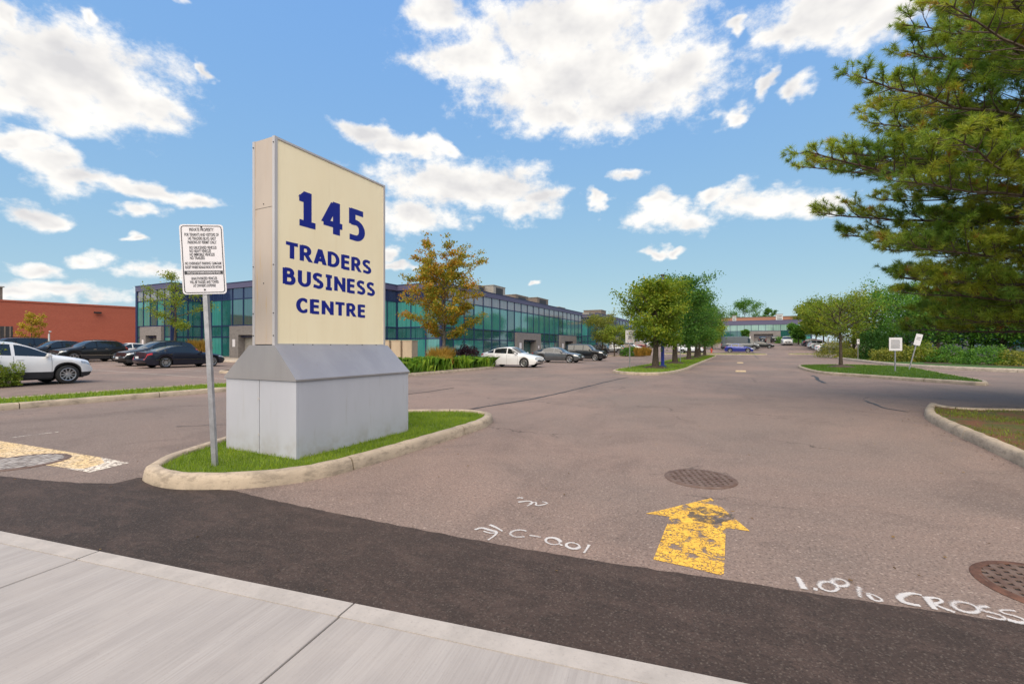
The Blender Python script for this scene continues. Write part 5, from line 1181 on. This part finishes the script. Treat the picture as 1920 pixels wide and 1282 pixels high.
for nm, lb, xx, seed in (('daylily_border', 'green strap leaved border along the planting bed kerb before the maple', -15.25, 1), ('daylily_second_border', 'green strap leaved plants in the second rank behind the bed border', -16.1, 2)):
    rng = np.random.default_rng(seed); n = 4200; cy = 15.2+np.sort(rng.uniform(0, 11.6, 26)); ci = rng.integers(0, 26, n)
    bx = xx+rng.normal(0, .24, n); by = cy[ci]+rng.normal(0, .24, n); la = rng.uniform(0, 2*pi, n); hh = rng.uniform(.3, .85, n)*(.8+.4*rng.random(26))[ci]; ln = hh*rng.uniform(.2, 1.1, n); wa_ = rng.uniform(0, 2*pi, n)
    V = np.empty((n, 5, 3)); dx, dy = cos_(wa_)*.012, sin_(wa_)*.012; z0 = np.full(n, .13)
    m1 = np.c_[bx+cos_(la)*ln*.35, by+sin_(la)*ln*.35, z0+hh*.8]; V[:, 0] = np.c_[bx-dx, by-dy, z0]; V[:, 1] = np.c_[bx+dx, by+dy, z0]; V[:, 2] = m1+np.c_[dx, dy, 0*dx]; V[:, 4] = m1-np.c_[dx, dy, 0*dx]; V[:, 3] = np.c_[bx+cos_(la)*ln, by+sin_(la)*ln, z0+hh*(.95-.35*rng.random(n))]
    tag(link(nm, npmesh(nm, V.reshape(-1, 3), np.arange(5*n).reshape(n, 5), L_LILY, rng.uniform(0, 1, n))), lb, None, None, 'stuff')
# right verge planting
for i, (px, Y, h, lb) in enumerate([(1623, 49, 3.4, 'left of the three dark cedar columns'), (1636, 48, 3.7, 'middle of the three dark cedar columns'), (1650, 47, 3.5, 'right of the three dark cedar columns')]): shrub('cedar', lb, *AT(px, Y), .62, .62, h, 2600, .15, L_CED, 160+i, 'cedar', 'cedar columns on the right verge', shape='col', stems=1)
for i, (px, Y, rx, h, m, lb) in enumerate([(1567, 58, 2.2, 2.1, L_BSH, 'yellow green bush at the near end of the right parking row'), (1598, 54, 1.8, 1.2, L_BSH, 'low golden bush left of the cedars'), (1668, 42, 1.7, 1.3, L_BSH, 'bush between the cedars and the square notice'), (1700, 41, 2.0, 1.6, L_BSH, 'reddish green bush behind the square notice'), (1735, 40, 1.5, 1.6, L_LOC, 'tall light green bush right of the tilted plate'), (1782, 38, 1.5, 1.3, L_GRN, 'green bush right of the dark trunk'), (1850, 34, 1.7, 1.3, L_GRN, 'dark leafy bush on the bare soil at right'), (1925, 32, 1.6, 1.1, L_BSH, 'bush at the right edge on the verge'), (1480, 112, 3.0, 1.8, L_GRN, 'clipped green hedge beside the white pickup')]): shrub('verge_bush', lb, *AT(px, Y), rx, rx, h, 2800, .15 if i < 8 else .3, m, 170+i, 'bush', 'bushes on the right verge')
tag(sheet('verge_soil', [AT(*p) for p in [(1730, 36), (1800, 34.5), (1960, 28.5), (2050, 30), (1900, 46), (1740, 42)]], .128, M_SOIL), kind='structure')

# ------------------------------------------------------------------ the big pine
L_PINE = leafmat('pine_needles', [(0, (.045, .12, .026)), (.4, (.14, .24, .032)), (.70, (.31, .38, .045)), (.9, (.44, .45, .06)), (.93, (.36, .22, .06)), (1, (.44, .19, .06))], .30, .5, clump=.7)
M_PBARK = plain('pine_bark', (.15, .115, .09), .95, var=.3, scale=12, bump=.8)
def pine(x, y, H, seed):
    rng = np.random.default_rng(seed); r_ = random.Random(seed); root = tag(empty('pine_tree', (x, y, .1)), 'big long needled pine reaching into the picture from the right', 'tree')
    segs = []; tr = .26
    segs.append(([(0, 0, -.2), (.05, .03, H*.3), (-.05, .02, H*.65), (0, 0, H)], [tr*1.2, tr*.85, tr*.5, .03]))
    tufts = []      # centre, direction, scale, tone
    dead = []
    nb = 168
    for i in range(nb):
        t = (i+.5)/nb; z = 1.65+(H-2.2)*t; az_ = i*2.399+r_.uniform(-.35, .35)
        L = 6.3*(.60+.40*t/.3 if t < .3 else max(.06, 1-((t-.3)/.7)**1.25))*r_.uniform(.80, 1.08)
        up0 = -.03+.45*t; N = 9; pts = []; bend = r_.uniform(-.25, .25)
        for j in range(N+1):
            f = j/N; aa = az_+bend*f; sag = up0*L*f-.05*L*f*f*(1-t)+.10*L*f**3
            pts.append(Vector((cos(aa)*L*f, sin(aa)*L*f, z+sag))+Vector((r_.uniform(-.05, .05), r_.uniform(-.05, .05), r_.uniform(-.05, .05))))
        rb = .008+.0075*L; segs.append((pts, [rb*(1-.86*j/N)+.004 for j in range(N+1)]))
        ns = int(5+L*4.2)
        for q in range(ns):
            f = .22+.78*(q+r_.random())/ns; k = min(N-1, int(f*N)); fr = f*N-k; b_ = pts[k]*(1-fr)+pts[k+1]*fr; fd = (pts[k+1]-pts[k]).normalized()
            side = 1 if q % 2 else -1; lat = fd.cross(Vector((0, 0, 1))).normalized()*side
            l2 = (1.65*(1-f)**.8+.28)*r_.uniform(.6, 1.15)*(.5+.5*min(1, L/4))
            d2 = (fd*r_.uniform(.5, .95)+lat*r_.uniform(.55, 1.)+Vector((0, 0, r_.uniform(-.15, .45)))).normalized()
            m1 = b_+d2*l2*.5+Vector((0, 0, -.04*l2)); e_ = b_+d2*l2+Vector((0, 0, .10*l2)); segs.append(([b_, m1, e_], [rb*.30+.003, .007, .004]))
            dt = (e_-m1).normalized(); tone = r_.random()
            bare = (f < .40 and r_.random() < .45)
            if not bare:
                tufts.append((e_, dt, 1.0, tone)); 
                nt_ = 5+int(l2*7)
                for u in range(nt_):
                    g = r_.uniform(.30, .98); c_ = b_+(e_-b_)*g; dd = (dt+Vector((r_.uniform(-.8, .8), r_.uniform(-.8, .8), r_.uniform(-.2, .8)))).normalized(); l3 = r_.uniform(.08, .30)
                    segs.append(([c_, c_+dd*l3], [.005, .003])); tufts.append((c_+dd*l3, dd, r_.uniform(.75, 1.05), tone))
            elif r_.random() < .3:
                for u in range(2): dd = (dt+Vector((r_.uniform(-.9, .9), r_.uniform(-.9, .9), r_.uniform(-.6, .3)))).normalized(); segs.append(([e_, e_+dd*r_.uniform(.2, .5)], [.004, .002]))
        tufts.append((pts[-1], (pts[-1]-pts[-2]).normalized(), 1.1, r_.random()))
    nn = 44; K = len(tufts)
    C = np.array([tuple(t[0]) for t in tufts]); D = np.array([tuple(t[1]) for t in tufts]); S = np.array([t[2] for t in tufts]); To = np.array([t[3] for t in tufts])
    deadm = rng.uniform(0, 1, K) < .02
    C = np.repeat(C, nn, 0); D = np.repeat(D, nn, 0); S = np.repeat(S, nn); To_ = np.repeat(To, nn); dm = np.repeat(deadm, nn)
    n = len(C); rd = rng.normal(size=(n, 3)); rd -= (rd*D).sum(1)[:, None]*D; rd /= np.linalg.norm(rd, axis=1)[:, None]
    an = np.radians(rng.uniform(12, 88, n)); nd = D*cos_(an)[:, None]+rd*sin_(an)[:, None]; ln = (.160*S*rng.uniform(.75, 1.15, n))[:, None]
    base = C-D*(rng.uniform(0, .11, n)*S)[:, None]; sd = np.cross(nd, rng.normal(size=(n, 3))); sd /= np.linalg.norm(sd, axis=1)[:, None]; w = .0050
    V = np.empty((n, 3, 3)); V[:, 0] = base-sd*w; V[:, 1] = base+sd*w; V[:, 2] = base+nd*ln; V[:, 2, 2] -= (ln[:, 0]*.12)
    tone = np.clip(.10+.68*To_**1.2+.42*rng.uniform(0, 1, n), 0, 1.0); tone = np.where(dm, rng.uniform(1.2, 1.5, n), tone)
    link('needles', npmesh('needles', V.reshape(-1, 3), np.arange(3*n).reshape(n, 3), L_PINE, tone), root)
    tubes_np(segs, 5).build('trunk', M_PBARK, root, 60); print('pine tufts', K, 'needles', n); return root
PXY = AT(2190, 8.9)
pine(PXY[0], PXY[1], 11.5, 77)

# fallen leaves and grit on the asphalt
rng = np.random.default_rng(8); n = 420
Pl = np.c_[rng.uniform(-9, 3.2, n), rng.uniform(.8, 16, n)]; Pl[:140] = np.c_[rng.normal(3.0, .35, 140), rng.uniform(5.5, 14, 140)]
Pl = Pl[~inpoly(Pl, RBE) & ~inpoly(Pl, ISL)]
C = np.c_[Pl, np.full(len(Pl), .016)]; V, F = leaf_cards(C, .035, rng, 0., .6); V[:, 2] = .013+.25*(V[:, 2]-.016)
tag(link('leaf_litter', npmesh('leaf_litter', V, F, leafmat('litter', [(0, (.05, .03, .015)), (.6, (.16, .09, .03)), (1, (.35, .24, .08))], .1), rng.uniform(0, 1, len(Pl)))), 'tiny dry leaves and grit scattered over the asphalt', None, None, 'stuff')
